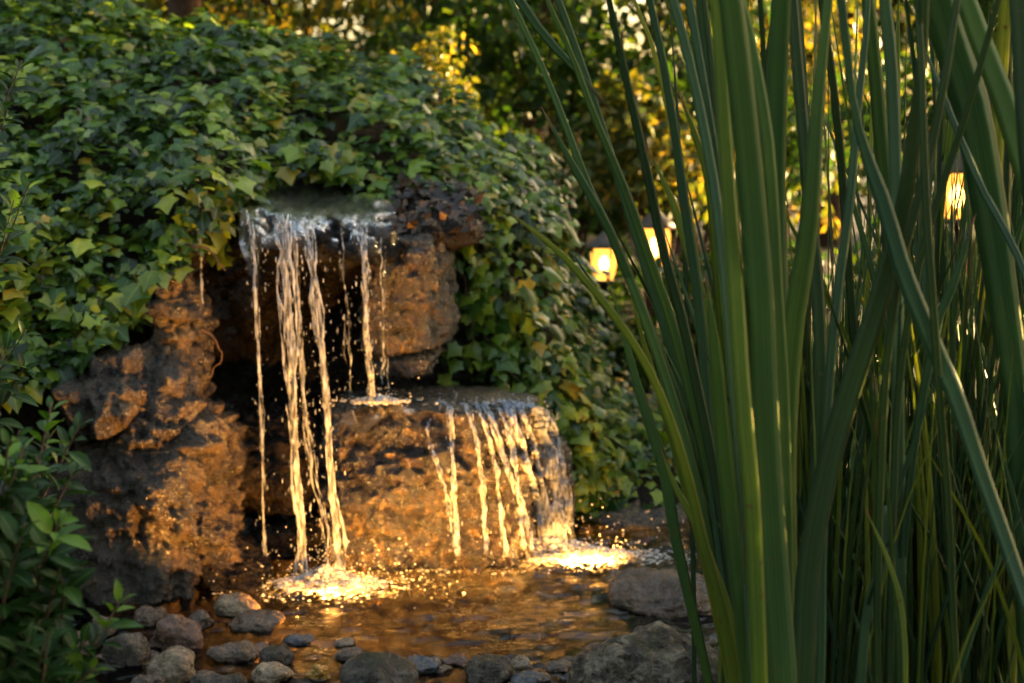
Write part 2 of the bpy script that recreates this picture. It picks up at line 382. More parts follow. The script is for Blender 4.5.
def lamp_glass():
    m, nt, out = newmat('lit_lamp_glass'); L = nt.links.new
    tr = N(nt, 'BsdfTransparent'); tr.inputs[0].default_value = (1, 0.86, 0.6, 1)
    e = N(nt, 'Emission'); e.inputs[0].default_value = (1.0, 0.38, 0.05, 1); e.inputs[1].default_value = 0.6
    mx = N(nt, 'MixShader', Fac=0.5); L(tr.outputs[0], mx.inputs[1]); L(e.outputs[0], mx.inputs[2]); L(mx.outputs[0], out.inputs[0]); return m
M['lamp_glass'] = lamp_glass()

# ------------------------------------------------------------------ ground, pond
def pool_d(x, y):
    """<1 inside the pond"""
    wob = 0.10 * fbm(np.stack([x * 1.7, y * 1.7, 0 * x], -1), 3, 5)
    return np.sqrt(((x - 0.2) / 1.22) ** 2 + ((y - 3.5) / 0.98) ** 2) + wob
def ground_z(x, y):
    d = pool_d(x, y)
    s = np.clip((d - 0.9) / 0.22, 0, 1); s = s * s * (3 - 2 * s)
    n = fbm(np.stack([x * 3, y * 3, 0 * x], -1), 4, 9)
    z = -0.11 + s * 0.17 + 0.022 * n
    z += 0.10 * np.clip((y - 6.5) / 4, 0, 1)
    return z
def axis_pts(c, near, step, far):
    a = list(np.arange(0, near, step)); s = step
    while a[-1] < far:
        s *= 1.25; a.append(a[-1] + s)
    a = np.array(a); return c + np.concatenate([-a[:0:-1], a])
gx = axis_pts(0.2, 2.0, 0.03, 320); gy = axis_pts(3.4, 1.8, 0.03, 320)
X, Y = np.meshgrid(gx, gy); xs, ys = X.ravel(), Y.ravel()
def grid_faces(nx, ny):
    i = np.arange(ny - 1)[:, None] * nx; j = np.arange(nx - 1)[None, :]
    return np.stack([i + j, i + j + 1, i + nx + j + 1, i + nx + j], -1).reshape(-1, 4)
o = link('ground', make_mesh('ground', np.stack([xs, ys, ground_z(xs, ys)], -1), grid_faces(len(gx), len(gy)), M['soil']))
tag(o, kind='structure')

# splash points (world) used by waves, foam and the lamps
SPLASH_L, SPLASH_R, SPLASH_M = W(318, 586), W(560, 556), W(480, 562)
wx = np.arange(-1.3, 1.75, 0.0085); wy = np.arange(2.35, 4.6, 0.0085)
X, Y = np.meshgrid(wx, wy); xs, ys = X.ravel(), Y.ravel()
z = 0.003 * fbm(np.stack([xs * 7, ys * 15, 0 * xs], -1), 3, 21) + 0.0075 * fbm(np.stack([xs * 17, ys * 38, 0 * xs], -1), 2, 27) + 0.0028 * fbm(np.stack([xs * 36, ys * 62, 0 * xs], -1), 2, 28) + 0.002 * fbm(np.stack([xs * 40, ys * 60, 0 * xs], -1), 2, 24)
for (c, a, k) in ((SPLASH_L, 0.006, 75.0), (SPLASH_R, 0.005, 70.0), (SPLASH_M, 0.004, 80.0)):
    r = np.hypot(xs - c[0], ys - c[1]) + 0.02 * fbm(np.stack([xs * 6, ys * 6, 0 * xs], -1), 2, 30)
    z = z + a * np.sin(r * k) * np.exp(-r * 2.6) 
    z = z + 0.020 * np.exp(-(r / 0.12) ** 2) * fbm(np.stack([xs * 45, ys * 45, 0 * xs], -1), 3, 33)
o = link('pond_water', make_mesh('pond_water', np.stack([xs, ys, z], -1), grid_faces(len(wx), len(wy)), M['pool']))
tag(o, kind='structure')

# ------------------------------------------------------------------ rocks
_ico = {}
def ico(sub):
    if sub not in _ico:
        bm = bmesh.new(); bmesh.ops.create_icosphere(bm, subdivisions=sub, radius=1.0)
        v = np.array([q.co[:] for q in bm.verts]); f = np.array([[q.index for q in t.verts] for t in bm.faces]); bm.free()
        _ico[sub] = (unit(v), f)
    return _ico[sub]
def rock_mesh(name, half, seed, mat, sub=5, n=3.2, amp=0.10, freq=2.2, cuts=7, strata=0.0, crack=None, fine=0.012, rot=0.0, top=None, blocks=None, taper=0.0):
    d, f = ico(sub)
    half = np.asarray(half, float)
    rs = np.random.default_rng(seed)
    r = 1.0 / (np.abs(d) ** n).sum(1) ** (1.0 / n)
    for k in range(cuts):
        nn = unit(rs.normal(size=3)); dist = rs.uniform(0.74, 0.98)
        c = d @ nn; lim = np.where(c > 0.05, dist / np.maximum(c, 0.05), 9)
        h = 0.05; r = -h * np.log(np.exp(-np.minimum(r, 9) / h) + np.exp(-np.minimum(lim, 9) / h))
    p = d * r[:, None] * half
    s = half.mean()
    disp = amp * s * fbm(p / s * freq * 0.6, 5, seed) + fine * 1.5 * fbm(p * 42, 4, seed + 3) + 0.22 * fine * fbm(p * 120, 2, seed + 4, ridged=True) - amp * 0.5 * s * np.maximum(0, fbm(p / s * freq, 4, seed + 8, ridged=True) - 0.35)
    disp = disp + fine * 1.3 * fbm(p * 17, 4, seed + 21, ridged=True) - fine * 1.2 * np.clip(fbm(p * 9, 4, seed + 25, ridged=True) - 0.45, 0, 1) * 3
    p = p + unit(d / half) * disp[:, None]
    if blocks:
        nb, ba, bc = blocks
        c0 = unit(rs.normal(size=(nb, 3))) * half * rs.uniform(0.6, 1.05, (nb, 1))
        q = p + 0.10 * s * np.stack([fbm(p / s * 2.5, 3, seed + 60 + k) for k in range(3)], -1)
        dist = np.linalg.norm((q[:, None, :] - c0[None]) * np.array([1, 1, 1.5]), axis=2)
        o_ = np.argsort(dist, axis=1)[:, :2]; f1_ = np.take_along_axis(dist, o_, 1); e_ = (f1_[:, 1] - f1_[:, 0]) / s
        lev = rs.uniform(-1, 1, nb)[o_]; w_ = np.clip(0.5 + e_ / 0.10, 0.5, 1)
        tilt = (unit(rs.normal(size=(nb, 3)))[o_[:, 0]] * (p - c0[o_[:, 0]])).sum(1) * 0.35
        p = p + unit(d / half) * (ba * (lev[:, 0] * w_ + lev[:, 1] * (1 - w_)) + tilt * np.clip(e_ * 6, 0, 1) * (ba > 0.015) - bc * np.exp(-(e_ / 0.045) ** 2))[:, None]
    if strata:
        q = p[:, 2] / (0.16 * s) + 1.6 * fbm(p / s * 1.2, 3, seed + 5)
        st = np.abs((q % 1.0) - 0.5) * 2
        p[:, :2] += unit(d)[:, :2] * (-strata * np.clip(0.5 - st, 0, 1) * (0.5 + vnoise(p / s * 2, seed + 6)))[:, None]
    if crack:
        for (zc, tilt, w, dep) in crack:
            t = p[:, 2] - (zc + tilt * p[:, 0] + 0.012 * fbm(p * 14, 3, seed + 40))
            p[:, :2] -= unit(d)[:, :2] * (dep * np.exp(-(t / w) ** 2))[:, None]
    if taper: p[:, 0] *= 1 - taper * np.clip(p[:, 2] / half[2], -1, 1)
    if top is not None:
        over = np.maximum(p[:, 2] - top, 0); p[:, 2] -= over * 0.8
    if rot:
        c_, s_ = math.cos(rot), math.sin(rot)
        p = np.stack([p[:, 0] * c_ - p[:, 1] * s_, p[:, 0] * s_ + p[:, 1] * c_, p[:, 2]], -1)
    return make_mesh(name, p, f, mat)
def rock(name, label, cat, loc, half, seed, mat, group=None, **kw):
    o = link(name, rock_mesh(name, half, seed, M[mat], **kw), loc=loc)
    return tag(o, label, cat, group)

# left boulder and the broken pieces stacked on it
rock('boulder', 'large craggy brown boulder with orange stains left of the falls', 'boulder', P(140, 500, 3.82), (0.225, 0.26, 0.36), 11, 'boulder_brown', sub=7, taper=0.22, n=3.6, amp=0.16, freq=2.6, blocks=(26, 0.018, 0.02), cuts=11, fine=0.014)
rock('boulder', 'mid sized brown stone with grey patch wedged atop the left boulder', 'boulder', P(128, 398, 3.83), (0.15, 0.17, 0.10), 12, 'boulder_brown', sub=6, amp=0.2, blocks=(14, 0.018, 0.014), cuts=8, fine=0.012)
rock('boulder', 'narrow upright orange brown stone under the ivy beside the dark recess', 'boulder', P(181, 322, 3.95), (0.062, 0.12, 0.16), 13, 'boulder_brown', sub=6, amp=0.2, blocks=(10, 0.012, 0.012), cuts=8, fine=0.012)
rock('boulder', 'low dark wet stone at foot of the big left boulder', 'boulder', W(226, 590) + np.array([0, 0.1, 0.0]), (0.10, 0.10, 0.085), 14, 'rock_dark', sub=5, amp=0.22)
rock('boulder', 'squat shadowed stone behind the shrub at the left bank', 'boulder', P(40, 560, 3.9), (0.22, 0.25, 0.28), 15, 'rock_dark', sub=6, amp=0.22, strata=0.02)
rock('boulder', 'tall cracked rusty stone forming the left jamb of the recess', 'boulder', P(184, 425, 3.92), (0.062, 0.14, 0.16), 16, 'boulder_brown', sub=6, amp=0.2, blocks=(12, 0.014, 0.012), cuts=8, fine=0.012)
rock('boulder', 'rough brown stone low on the right flank of the left boulder', 'boulder', P(200, 540, 3.78), (0.105, 0.13, 0.125), 17, 'boulder_brown', sub=6, amp=0.2, blocks=(12, 0.014, 0.012), cuts=8, fine=0.014)
# recess
rock('rock_slab', 'black wet rock wall at the back of the waterfall recess', 'rock', P(310, 360, 4.62), (0.55, 0.22, 0.55), 21, 'rock_dark', sub=6, n=5, amp=0.16, cuts=6, strata=0.03)
rock('rock_slab', 'dark ledge slab low in the recess behind the main streams', 'rock', P(262, 462, 4.22), (0.19, 0.20, 0.14), 22, 'rock_dark', sub=6, n=5, amp=0.18, cuts=6, strata=0.02)
rock('rock_slab', 'dark foot stone behind the falling streams at water level', 'rock', P(290, 555, 4.12), (0.22, 0.16, 0.12), 27, 'rock_dark', sub=6, n=4, amp=0.2, cuts=6)
rock('rock_slab', 'cap slab under the rushing water at top of the falls', 'rock', P(318, 238, 4.2), (0.205, 0.31, 0.062), 23, 'rock_shaded', sub=6, n=2.8, amp=0.16, cuts=5, rot=0.42)
rock('rock_slab', 'dark rock under leaf litter right of the top water', 'rock', P(425, 232, 4.3), (0.15, 0.2, 0.06), 24, 'rock_dark', sub=5, n=3.5, amp=0.2)
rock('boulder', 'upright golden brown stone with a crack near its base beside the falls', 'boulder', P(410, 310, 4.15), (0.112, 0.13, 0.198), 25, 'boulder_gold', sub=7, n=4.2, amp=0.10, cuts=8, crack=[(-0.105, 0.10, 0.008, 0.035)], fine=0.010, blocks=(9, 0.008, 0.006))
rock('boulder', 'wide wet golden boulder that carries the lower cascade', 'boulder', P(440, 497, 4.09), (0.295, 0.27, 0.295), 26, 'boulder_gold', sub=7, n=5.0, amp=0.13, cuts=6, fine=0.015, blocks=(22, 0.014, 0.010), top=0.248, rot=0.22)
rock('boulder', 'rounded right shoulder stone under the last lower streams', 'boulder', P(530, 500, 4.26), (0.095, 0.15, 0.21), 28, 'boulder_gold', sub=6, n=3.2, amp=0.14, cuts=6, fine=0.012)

# foreground and pool stones: (px, py of the centre, half width px, half height px, material, label)
rock('boulder', 'big speckled grey boulder at the bottom edge beside the reeds', 'boulder', P(656, 702, 2.98), (0.195, 0.16, 0.15), 31, 'stone_pale', sub=7, n=2.5, amp=0.12, cuts=7, fine=0.006)
rock('boulder', 'flattish grey brown boulder behind the big bottom one', 'boulder', P(668, 601, 3.55), (0.135, 0.11, 0.06), 32, 'stone_brown', sub=6, n=2.6, amp=0.14, cuts=7, fine=0.006)
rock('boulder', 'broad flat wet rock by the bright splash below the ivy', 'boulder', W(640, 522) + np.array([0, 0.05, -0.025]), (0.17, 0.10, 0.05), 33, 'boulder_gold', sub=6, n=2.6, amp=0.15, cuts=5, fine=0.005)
STONES = [
 (178, 638, 31, 21, 'stone_red', 'brownish pink cobble standing clear of the water behind the tan one'),
 (126, 655, 25, 21, 'stone_grey', 'dark mottled grey cobble between the shrub and the pink cobble'),
 (174, 671, 27, 20, 'stone_tan', 'pale tan rounded cobble at the bottom left of the pool'),
 (217, 686, 29, 12, 'stone_grey', 'flat grey cobble cut by the bottom edge beside the tan one'),
 (84, 645, 18, 14, 'stone_red', 'reddish brown wet stone tucked beside the shrub'),
 (100, 630, 15, 11, 'stone_brown', 'small blackish stone behind the reddish one by the shrub'),
 (238, 608, 24, 11, 'stone_tan', 'smooth tan stone half out of water by the left splash'),
 (258, 622, 32, 9, 'stone_brown', 'long low wet brown stone in front of the smooth tan one'),
 (232, 654, 27, 8, 'stone_brown', 'olive brown stone barely breaking the water'),
 (279, 657, 18, 11, 'stone_grey', 'small light grey stone left of the amber pebble'),
 (271, 677, 22, 11, 'stone_tan', 'tan wet pebble in front of the small light grey stone'),
 (318, 675, 13, 10, 'stone_amber', 'glossy amber pebble at the bottom edge'),
 (379, 676, 39, 18, 'stone_grey', 'broad pinkish grey cobble at bottom centre'),
 (421, 665, 22, 7, 'stone_blue', 'flat dark wet stone right behind the pinkish grey cobble'),
 (454, 662, 16, 6, 'stone_red', 'slim reddish stone between two grey cobbles'),
 (489, 675, 26, 14, 'stone_grey', 'rounded grey cobble right of bottom centre'),
 (532, 682, 19, 9, 'stone_blue', 'blue grey wet stone beside the big speckled boulder'),
 (522, 665, 12, 6, 'stone_tan', 'little tan stone behind the blue grey one'),
 (350, 655, 14, 5, 'stone_brown', 'thin brown stone awash behind the pinkish grey cobble'),
 (148, 684, 16, 8, 'stone_brown', 'small brown pebble in front of the tan cobble'),
 (560, 668, 14, 6, 'stone_brown', 'small brown stone touching the left flank of the speckled boulder'),
 (200, 622, 14, 8, 'stone_brown', 'small brown wet stone at the foot of the left boulder'),
 (150, 618, 17, 9, 'stone_brown', 'dark brown stone at the water line under the left boulder'),
 (300, 640, 15, 5, 'stone_blue', 'slate chip awash left of pool centre'),
]
for i, (px, py, hw, hh, mt, lb) in enumerate(STONES):
    Yd = WATER_Y(py + hh * 0.3); k = Yd / FPX
    rock('stone', lb, 'stone', P(px, py, Yd), (hw * k, hw * k * random.uniform(0.75, 1.0), hh * k * 1.15), 100 + i, mt, 'cobbles along the near edge of the pool', sub=5, n=2.4, amp=0.2, cuts=8, fine=0.0045)
# pebbles on the shore under the ivy (small, countable)
pl = ['tiny {} pebble in the strip between the ivy and the flat wet rock', 'tiny {} pebble lying among the pool stones']
mats = [('stone_brown', 'brown'), ('stone_grey', 'grey'), ('stone_blue', 'slate blue'), ('stone_tan', 'tan'), ('stone_red', 'reddish')]
protos = {}
for i in range(46):
    mt, cn = mats[i % 5]
    if i % 2 == 0:
        w = W(random.uniform(555, 690), random.uniform(503, 520)); w[2] = 0.01; nm = 0
    else:
        w = W(random.uniform(90, 560), random.uniform(640, 700)); w[2] = -0.005; nm = 1
    if (mt, i % 3) not in protos: protos[(mt, i % 3)] = rock_mesh('pebble', (0.024, 0.02, 0.013), 300 + i, M[mt], sub=3, n=2.2, amp=0.2, fine=0.001)
    o = link('pebble', protos[(mt, i % 3)], loc=w); o.rotation_euler.z = random.uniform(0, 6.3); s = random.uniform(0.5, 1.1); o.scale = (s, s, s)
    tag(o, pl[nm].format(cn), 'pebble', ['%s pebbles below the ivy' % cn, '%s pebbles among the pool stones' % cn][nm])
# gravel on the pond floor: nobody could count it
d3, f3 = ico(1)
vs, n0 = [], 0
cnt = 2600
px_ = np.random.default_rng(3).uniform(-1.0, 1.4, cnt); py_ = np.random.default_rng(4).uniform(2.55, 4.4, cnt)
gz = ground_z(px_, py_); rr = np.random.default_rng(5).uniform(0.008, 0.03, cnt)
V = np.concatenate([d3 * np.array([1, 0.85, 0.6]) * r * (1 + 0.25 * vnoise(d3 * 1.3 + i, 2))[:, None] + np.array([a, b, c]) for i, (a, b, c, r) in enumerate(zip(px_, py_, gz, rr))])
F = np.concatenate([f3 + i * len(d3) for i in range(cnt)])
tag(link('gravel', make_mesh('gravel', V, F, M['pond_bed'])), 'brown gravel covering the pond floor', 'gravel', kind='stuff')

# ------------------------------------------------------------------ leaves
def ivy_leaf():
    half = [(0.30, -0.14), (0.33, 0.08), (0.57, 0.30), (0.31, 0.50)]
    v = [(0, 0), (0, 0.45), (0, 1.0)] + half + [(-a, b) for a, b in half]
    v = np.array([(x, y, -0.22 * abs(x) - 0.22 * y * y + 0.05 * y) for x, y in v])
    f = [[0, 3, 4, 1], [4, 5, 6, 1], [6, 2, 1], [0, 1, 8, 7], [8, 1, 10, 9], [10, 1, 2]]
    rib = np.array([0, 0, 0] + [1.0] * 8)
    return v, f, rib
def long_leaf(w=0.23):
    v = [(0, 0)]; 
    ys_ = [0.0, 0.22, 0.5, 0.78, 1.0]; ws = [0.02, 0.75, 1.0, 0.7, 0.0]
    pts = []; f = []
    for y, k in zip(ys_, ws):
        c = -0.28 * y * y + 0.1 * y
        pts += [(-w * k, y, c + 0.18 * w * k * 2), (0, y, c), (w * k, y, c + 0.18 * w * k * 2)]
    for i in range(4):
        a = i * 3; f += [[a, a + 1, a + 4, a + 3], [a + 1, a + 2, a + 5, a + 4]]
    rib = np.array([1.0, 0, 1.0] * 5)
    return np.array(pts), f, rib
def kite_leaf():
    v = np.array([(0, 0, 0), (0.32, 0.45, 0.08), (0, 1, -0.12), (-0.32, 0.45, 0.08)]); return v, [[0, 1, 2], [0, 2, 3]], np.array([0, 1.0, 0, 1.0])
IVY, LONG, KITE = ivy_leaf(), long_leaf(), kite_leaf()
def leaves_mesh(name, pos, nrm, tip, size, rnd, proto, mat, off=(0, 0, 0)):
    pv, pf, rib = proto
    y = unit(tip - (tip * nrm).sum(1, keepdims=True) * nrm); x = np.cross(y, nrm)
    V = pos[:, None, :] + size[:, None, None] * (pv[None, :, 0:1] * x[:, None, :] + pv[None, :, 1:2] * y[:, None, :] + pv[None, :, 2:3] * nrm[:, None, :])
    n, k = len(pos), len(pv)
    base = (np.arange(n) * k)[:, None, None]
    quads = np.array([q for q in pf if len(q) == 4]); tris = np.array([q for q in pf if len(q) == 3])
    fs = []
    if len(quads): fs.append((quads[None] + base).reshape(-1, 4))
    if len(tris): fs.append((tris[None] + base).reshape(-1, 3))
    return make_mesh(name, V.reshape(-1, 3) - np.asarray(off), fs, mat, attrs={'rnd': np.repeat(rnd, k), 'rib': np.tile(rib, n)})

# ------------------------------------------------------------------ ivy covered bank
def surf(ctrl, nu, nv):
    """smooth surface through a control grid (cols, rows, 3)"""
    c = np.array(ctrl, float)
    rows = np.stack([catmull(c[i], nv) for i in range(len(c))])           # cols x nv x 3
    return np.stack([catmull(rows[:, j], nu) for j in range(nv)], 1)      # nu x nv x 3
BANK = [
 (-330, [(470, 3.3), (300, 3.6), (120, 4.1), (0, 4.8), (60, 5.6), (250, 6.2)]),
 (-150, [(430, 3.5), (260, 3.75), (110, 4.25), (-6, 4.95), (50, 5.7), (230, 6.3)]),
 (0, [(392, 3.68), (250, 3.85), (110, 4.3), (14, 5.0), (60, 5.7), (230, 6.3)]),
 (100, [(350, 3.78), (230, 3.92), (120, 4.35), (28, 5.05), (80, 5.7), (230, 6.3)]),
 (180, [(262, 3.88), (190, 4.0), (122, 4.4), (48, 5.1), (90, 5.7), (230, 6.3)]),
 (260, [(196, 4.32), (160, 4.42), (115, 4.6), (64, 5.2), (100, 5.8), (230, 6.3)]),
 (370, [(201, 4.36), (156, 4.48), (118, 4.7), (86, 5.3), (120, 5.8), (240, 6.3)]),
 (455, [(232, 4.35), (190, 4.42), (150, 4.75), (122, 5.25), (150, 5.7), (250, 6.2)]),
 (520, [(330, 4.42), (260, 4.5), (212, 4.75), (192, 5.15), (200, 5.6), (270, 6.1)]),
 (580, [(440, 4.42), (400, 4.55), (375, 4.8), (365, 5.1), (360, 5.5), (360, 6.0)]),
 (608, [(480, 4.46), (455, 4.6), (440, 4.85), (430, 5.15), (420, 5.5), (395, 6.0)]),
 (640, [(505, 4.5), (465, 4.65), (440, 4.9), (422, 5.2), (405, 5.6), (385, 6.0)]),
 (720, [(512, 4.6), (490, 4.8), (465, 5.1), (440, 5.5), (410, 5.8), (380, 6.1)]),
]
ctrl = [[P(px, py, yy) for py, yy in rows] for px, rows in BANK]
SKIRT = [  # the shaded face right of the stones, ivy hangs down over it
 (440, [(560, 4.5), (400, 4.48), (235, 4.38)]),
 (500, [(545, 4.5), (430, 4.5), (300, 4.42)]),
 (560, [(520, 4.46), (460, 4.46), (405, 4.44)]),
 (620, [(508, 4.47), (495, 4.48), (480, 4.5)]),
]
ctrl2 = [[P(px, py, yy) for py, yy in rows] for px, rows in SKIRT]
def bank_mesh(name, ctrl, nu, nv, amp, seed):
    s = surf(ctrl, nu, nv); p = s.reshape(-1, 3).copy()
    p += np.array([0, -0.5, 0.8]) * (amp * fbm(p * 5, 4, seed))[:, None]
    i = np.arange(nu - 1)[:, None] * nv; j = np.arange(nv - 1)[None, :]
    f = np.stack([i + j, i + nv + j, i + nv + j + 1, i + j + 1], -1).reshape(-1, 4)
    return make_mesh(name, p, f, M['soil'])
c_in = [[q + np.array([0, 0.07, -0.05]) for q in row] for row in ctrl]
c_in2 = [[q + np.array([0, 0.04, -0.02]) for q in row] for row in ctrl2]
tag(link('earth_bank', bank_mesh('earth_bank', c_in, 90, 50, 0.03, 3)), kind='structure')
tag(link('earth_bank_face', bank_mesh('earth_bank_face', c_in2, 40, 30, 0.03, 4)), kind='structure')

foot = [np.stack([row[0] + np.array([0, 0.10, 0.0]), row[0] * np.array([1, 1, 0.5]) + np.array([0, 0.08, 0]), row[0] * np.array([1, 1, 0]) + np.array([0, 0.05, -0.15])]) for row in ctrl[:5]]
tag(link('earth_bank_foot', bank_mesh('earth_bank_foot', foot, 60, 24, 0.03, 6)), kind='structure')

def scatter(ctrl, n, seed, hump=0.07, depth=(-0.05, 0.035), vmin=0.0, vmax=1.0):
    rs = np.random.default_rng(seed)
    nu, nv = 120, 80
    s = surf(ctrl, nu, nv)
    du = np.gradient(s, axis=0); dv = np.gradient(s, axis=1); cr = np.cross(du, dv)
    a = np.linalg.norm(cr, axis=2); nr = unit(cr)
    vv = np.linspace(0, 1, nv)[None, :]; a = a * ((vv >= vmin) & (vv <= vmax))
    pr = (a / a.sum()).ravel(); idx = rs.choice(nu * nv, n, p=pr)
    i, j = np.divmod(idx, nv)
    fu, fv = rs.uniform(-0.5, 0.5, n)[:, None], rs.uniform(-0.5, 0.5, n)[:, None]
    p = s[i, j] + du[i, j] * fu + dv[i, j] * fv; nn = nr[i, j]
    flip = (nn * np.array([0, -0.8, 0.6])).sum(1) < 0; nn = np.where(flip[:, None], -nn, nn)
    h = hump * (0.5 + 2.2 * fbm(p * 5.5, 3, seed + 1)) + rs.uniform(*depth, n)
    p = p + nn * h[:, None]
    return p, nn, j / (nv - 1), rs, h
def ivy_patch(name, label, ctrl, n, seed, sizes=(0.023, 0.046), yellow=0.1, vmax=1.0, dens=None, hump=0.07):
    p, nn, v, rs, h = scatter(ctrl, n, seed, vmax=vmax, hump=hump)
    hole = (p[:, 0] > -0.12) & (p[:, 2] < 0.78 - 0.35 * (p[:, 0] + 0.12)) & (fbm(p * 6, 3, seed + 70) > -0.02) & (rs.random(len(p)) < 0.75)
    p, nn, v, h = p[~hole], nn[~hole], v[~hole], h[~hole]
    if dens is not None:
        keep = dens(p, v, rs); p, nn, v, h = p[keep], nn[keep], v[keep], h[keep]
    m = len(p)
    nl = unit(nn * 0.55 + np.array([0, -0.25, 0.65]) + rs.normal(size=(m, 3)) * 0.33)
    tip = unit(np.array([0, -0.35, -0.9]) + rs.normal(size=(m, 3)) * 0.6)
    size = rs.uniform(*sizes, m) * np.clip(np.exp(rs.normal(size=m) * 0.28), 0.5, 1.7)
    rnd = np.clip(0.30 + 0.28 * fbm(p * 5, 3, seed + 9) + rs.normal(size=m) * 0.25 + 0.12 * np.clip(0.3 - v, 0, 1), 0, 0.84)
    yl = rs.random(m) < yellow * (0.3 + 1.4 * np.clip(1 - v * 2.5, 0, 1)) * (0.6 + 0.8 * (p[:, 0] > -0.8))
    rnd[yl] = rs.uniform(0.84, 1.0, yl.sum())
    return p, nl, tip, size, rnd
def build_ivy(name, label, parts, off):
    a = [np.concatenate(q) for q in zip(*parts)]
    o = link(name, leaves_mesh(name, *a, IVY, M['ivy'], off), loc=off)
    return tag(o, label, 'ivy', kind='stuff')
def strands(starts, seed, length=(0.06, 0.2), step=0.018):
    """hanging runners: leaves along drooping strings"""
    rs = np.random.default_rng(seed); P_, N_, T_, S_, R_ = [], [], [], [], []
    for s in starts:
        L = rs.uniform(*length); k = int(L / step); q = np.array(s, float); dirv = np.array([rs.normal() * 0.25, -0.35, -0.7])
        for i in range(k):
            dirv = unit(dirv + np.array([rs.normal() * 0.25, 0.07, -0.28])); q = q + dirv * step
            P_.append(q + rs.normal(size=3) * 0.008); N_.append(unit(np.array([rs.normal() * 0.45, -0.75, 0.45 + rs.normal() * 0.3])))
            T_.append(unit(np.array([rs.normal() * 0.6, -0.2, -0.9]))); S_.append(rs.uniform(0.028, 0.052)); R_.append(np.clip(rs.normal(0.55, 0.2), 0, 1))
    return np.array(P_), np.array(N_), np.array(T_), np.array(S_), np.array(R_)
e = surf(ctrl, 120, 20)
rs0 = np.random.default_rng(2)
st_l = [e[i, 1] + rs0.normal(size=3) * 0.02 for i in rs0.integers(20, 66, 34)]
st_r = [e[i, rs0.integers(0, 4)] + rs0.normal(size=3) * 0.03 for i in rs0.integers(78, 112, 40)]
build_ivy('ivy', 'dense green ivy blanket over the bank above the waterfall', [ivy_patch('ivy', '', ctrl, 30000, 41, vmax=0.86), strands(st_l, 5), strands(st_r, 6, (0.1, 0.34))], P(250, 120, 4.4))
dk = lambda p, v, rs: rs.random(len(p)) < np.clip(0.16 + 1.3 * (p[:, 0] - P(470, 300, 4.45)[0]) / 0.45, 0.12, 1)
build_ivy('ivy', 'sparse ivy hanging down the shaded bank right of the stones', [ivy_patch('ivy', '', ctrl2, 2300, 43, dens=dk, hump=0.05, yellow=0.12)], P(520, 400, 4.4))

# dry leaf litter on top right of the falls
rs1 = np.random.default_rng(8); m = 190
p = np.stack([rs1.uniform(P(385, 0, 4.2)[0], P(475, 0, 4.2)[0], m), rs1.uniform(4.0, 4.4, m), 0 * np.zeros(m)], -1)
p[:, 2] = 0.825 + 0.10 * (p[:, 1] - 4.0) / 0.4 - 0.10 * np.clip((p[:, 0] + 0.12) / 0.12, 0, 1) + rs1.normal(size=m) * 0.012
off = np.array([P(430, 215, 4.2)[0], 4.2, 0.86])
o = link('leaf_litter', leaves_mesh('leaf_litter', p, unit(np.array([0, -0.5, 0.8]) + rs1.normal(size=(m, 3)) * 0.5), rs1.normal(size=(m, 3)), rs1.uniform(0.02, 0.045, m), rs1.random(m), KITE, M['dry_leaf'], off), loc=off)
tag(o, 'brown dead leaves heaped over the upright golden stone', 'leaf litter', kind='stuff')

# bare roots and runners
def twig(label, pts, r, seed=0):
    c = catmull(np.array([P(*q) for q in pts]), 30)
    c = c + 0.006 * np.stack([vnoise(np.stack([np.arange(30) * 0.4, 0 * np.arange(30), 0 * np.arange(30) + k * 9 + seed], -1), seed + k) for k in range(3)], -1)
    v, f = tube(c, np.linspace(r, r * 0.35, 30), 7); off = c[0]
    tag(link('root', make_mesh('root', v - off, f, M['twig']), loc=off), label, 'root')
twig('pale curved root arching out under the ivy near the thin drip', [(178, 247, 3.92), (200, 247, 3.86), (217, 256, 3.85), (224, 272, 3.86)], 0.0042, 1)
twig('thin brown runner looping down into the dark recess', [(178, 330, 3.95), (200, 330, 3.9), (216, 340, 3.9), (221, 358, 3.9), (208, 378, 3.92)], 0.003, 2)
twig('thin straight runner hanging against the left stones', [(146, 285, 3.84), (143, 305, 3.82), (144, 322, 3.82)], 0.0028, 3)
twig('brown root crossing the shaded bank right of the upright stone', [(478, 318, 4.42), (490, 345, 4.38), (503, 365, 4.36), (520, 382, 4.36)], 0.004, 4)
twig('slender root running down beside the lower cascade', [(480, 340, 4.42), (494, 370, 4.37), (505, 385, 4.36), (512, 400, 4.36)], 0.0035, 5)
twig('short root stub beneath the litter at right of the falls', [(462, 270, 4.36), (468, 300, 4.34), (474, 330, 4.35), (470, 352, 4.36)], 0.0035, 6)

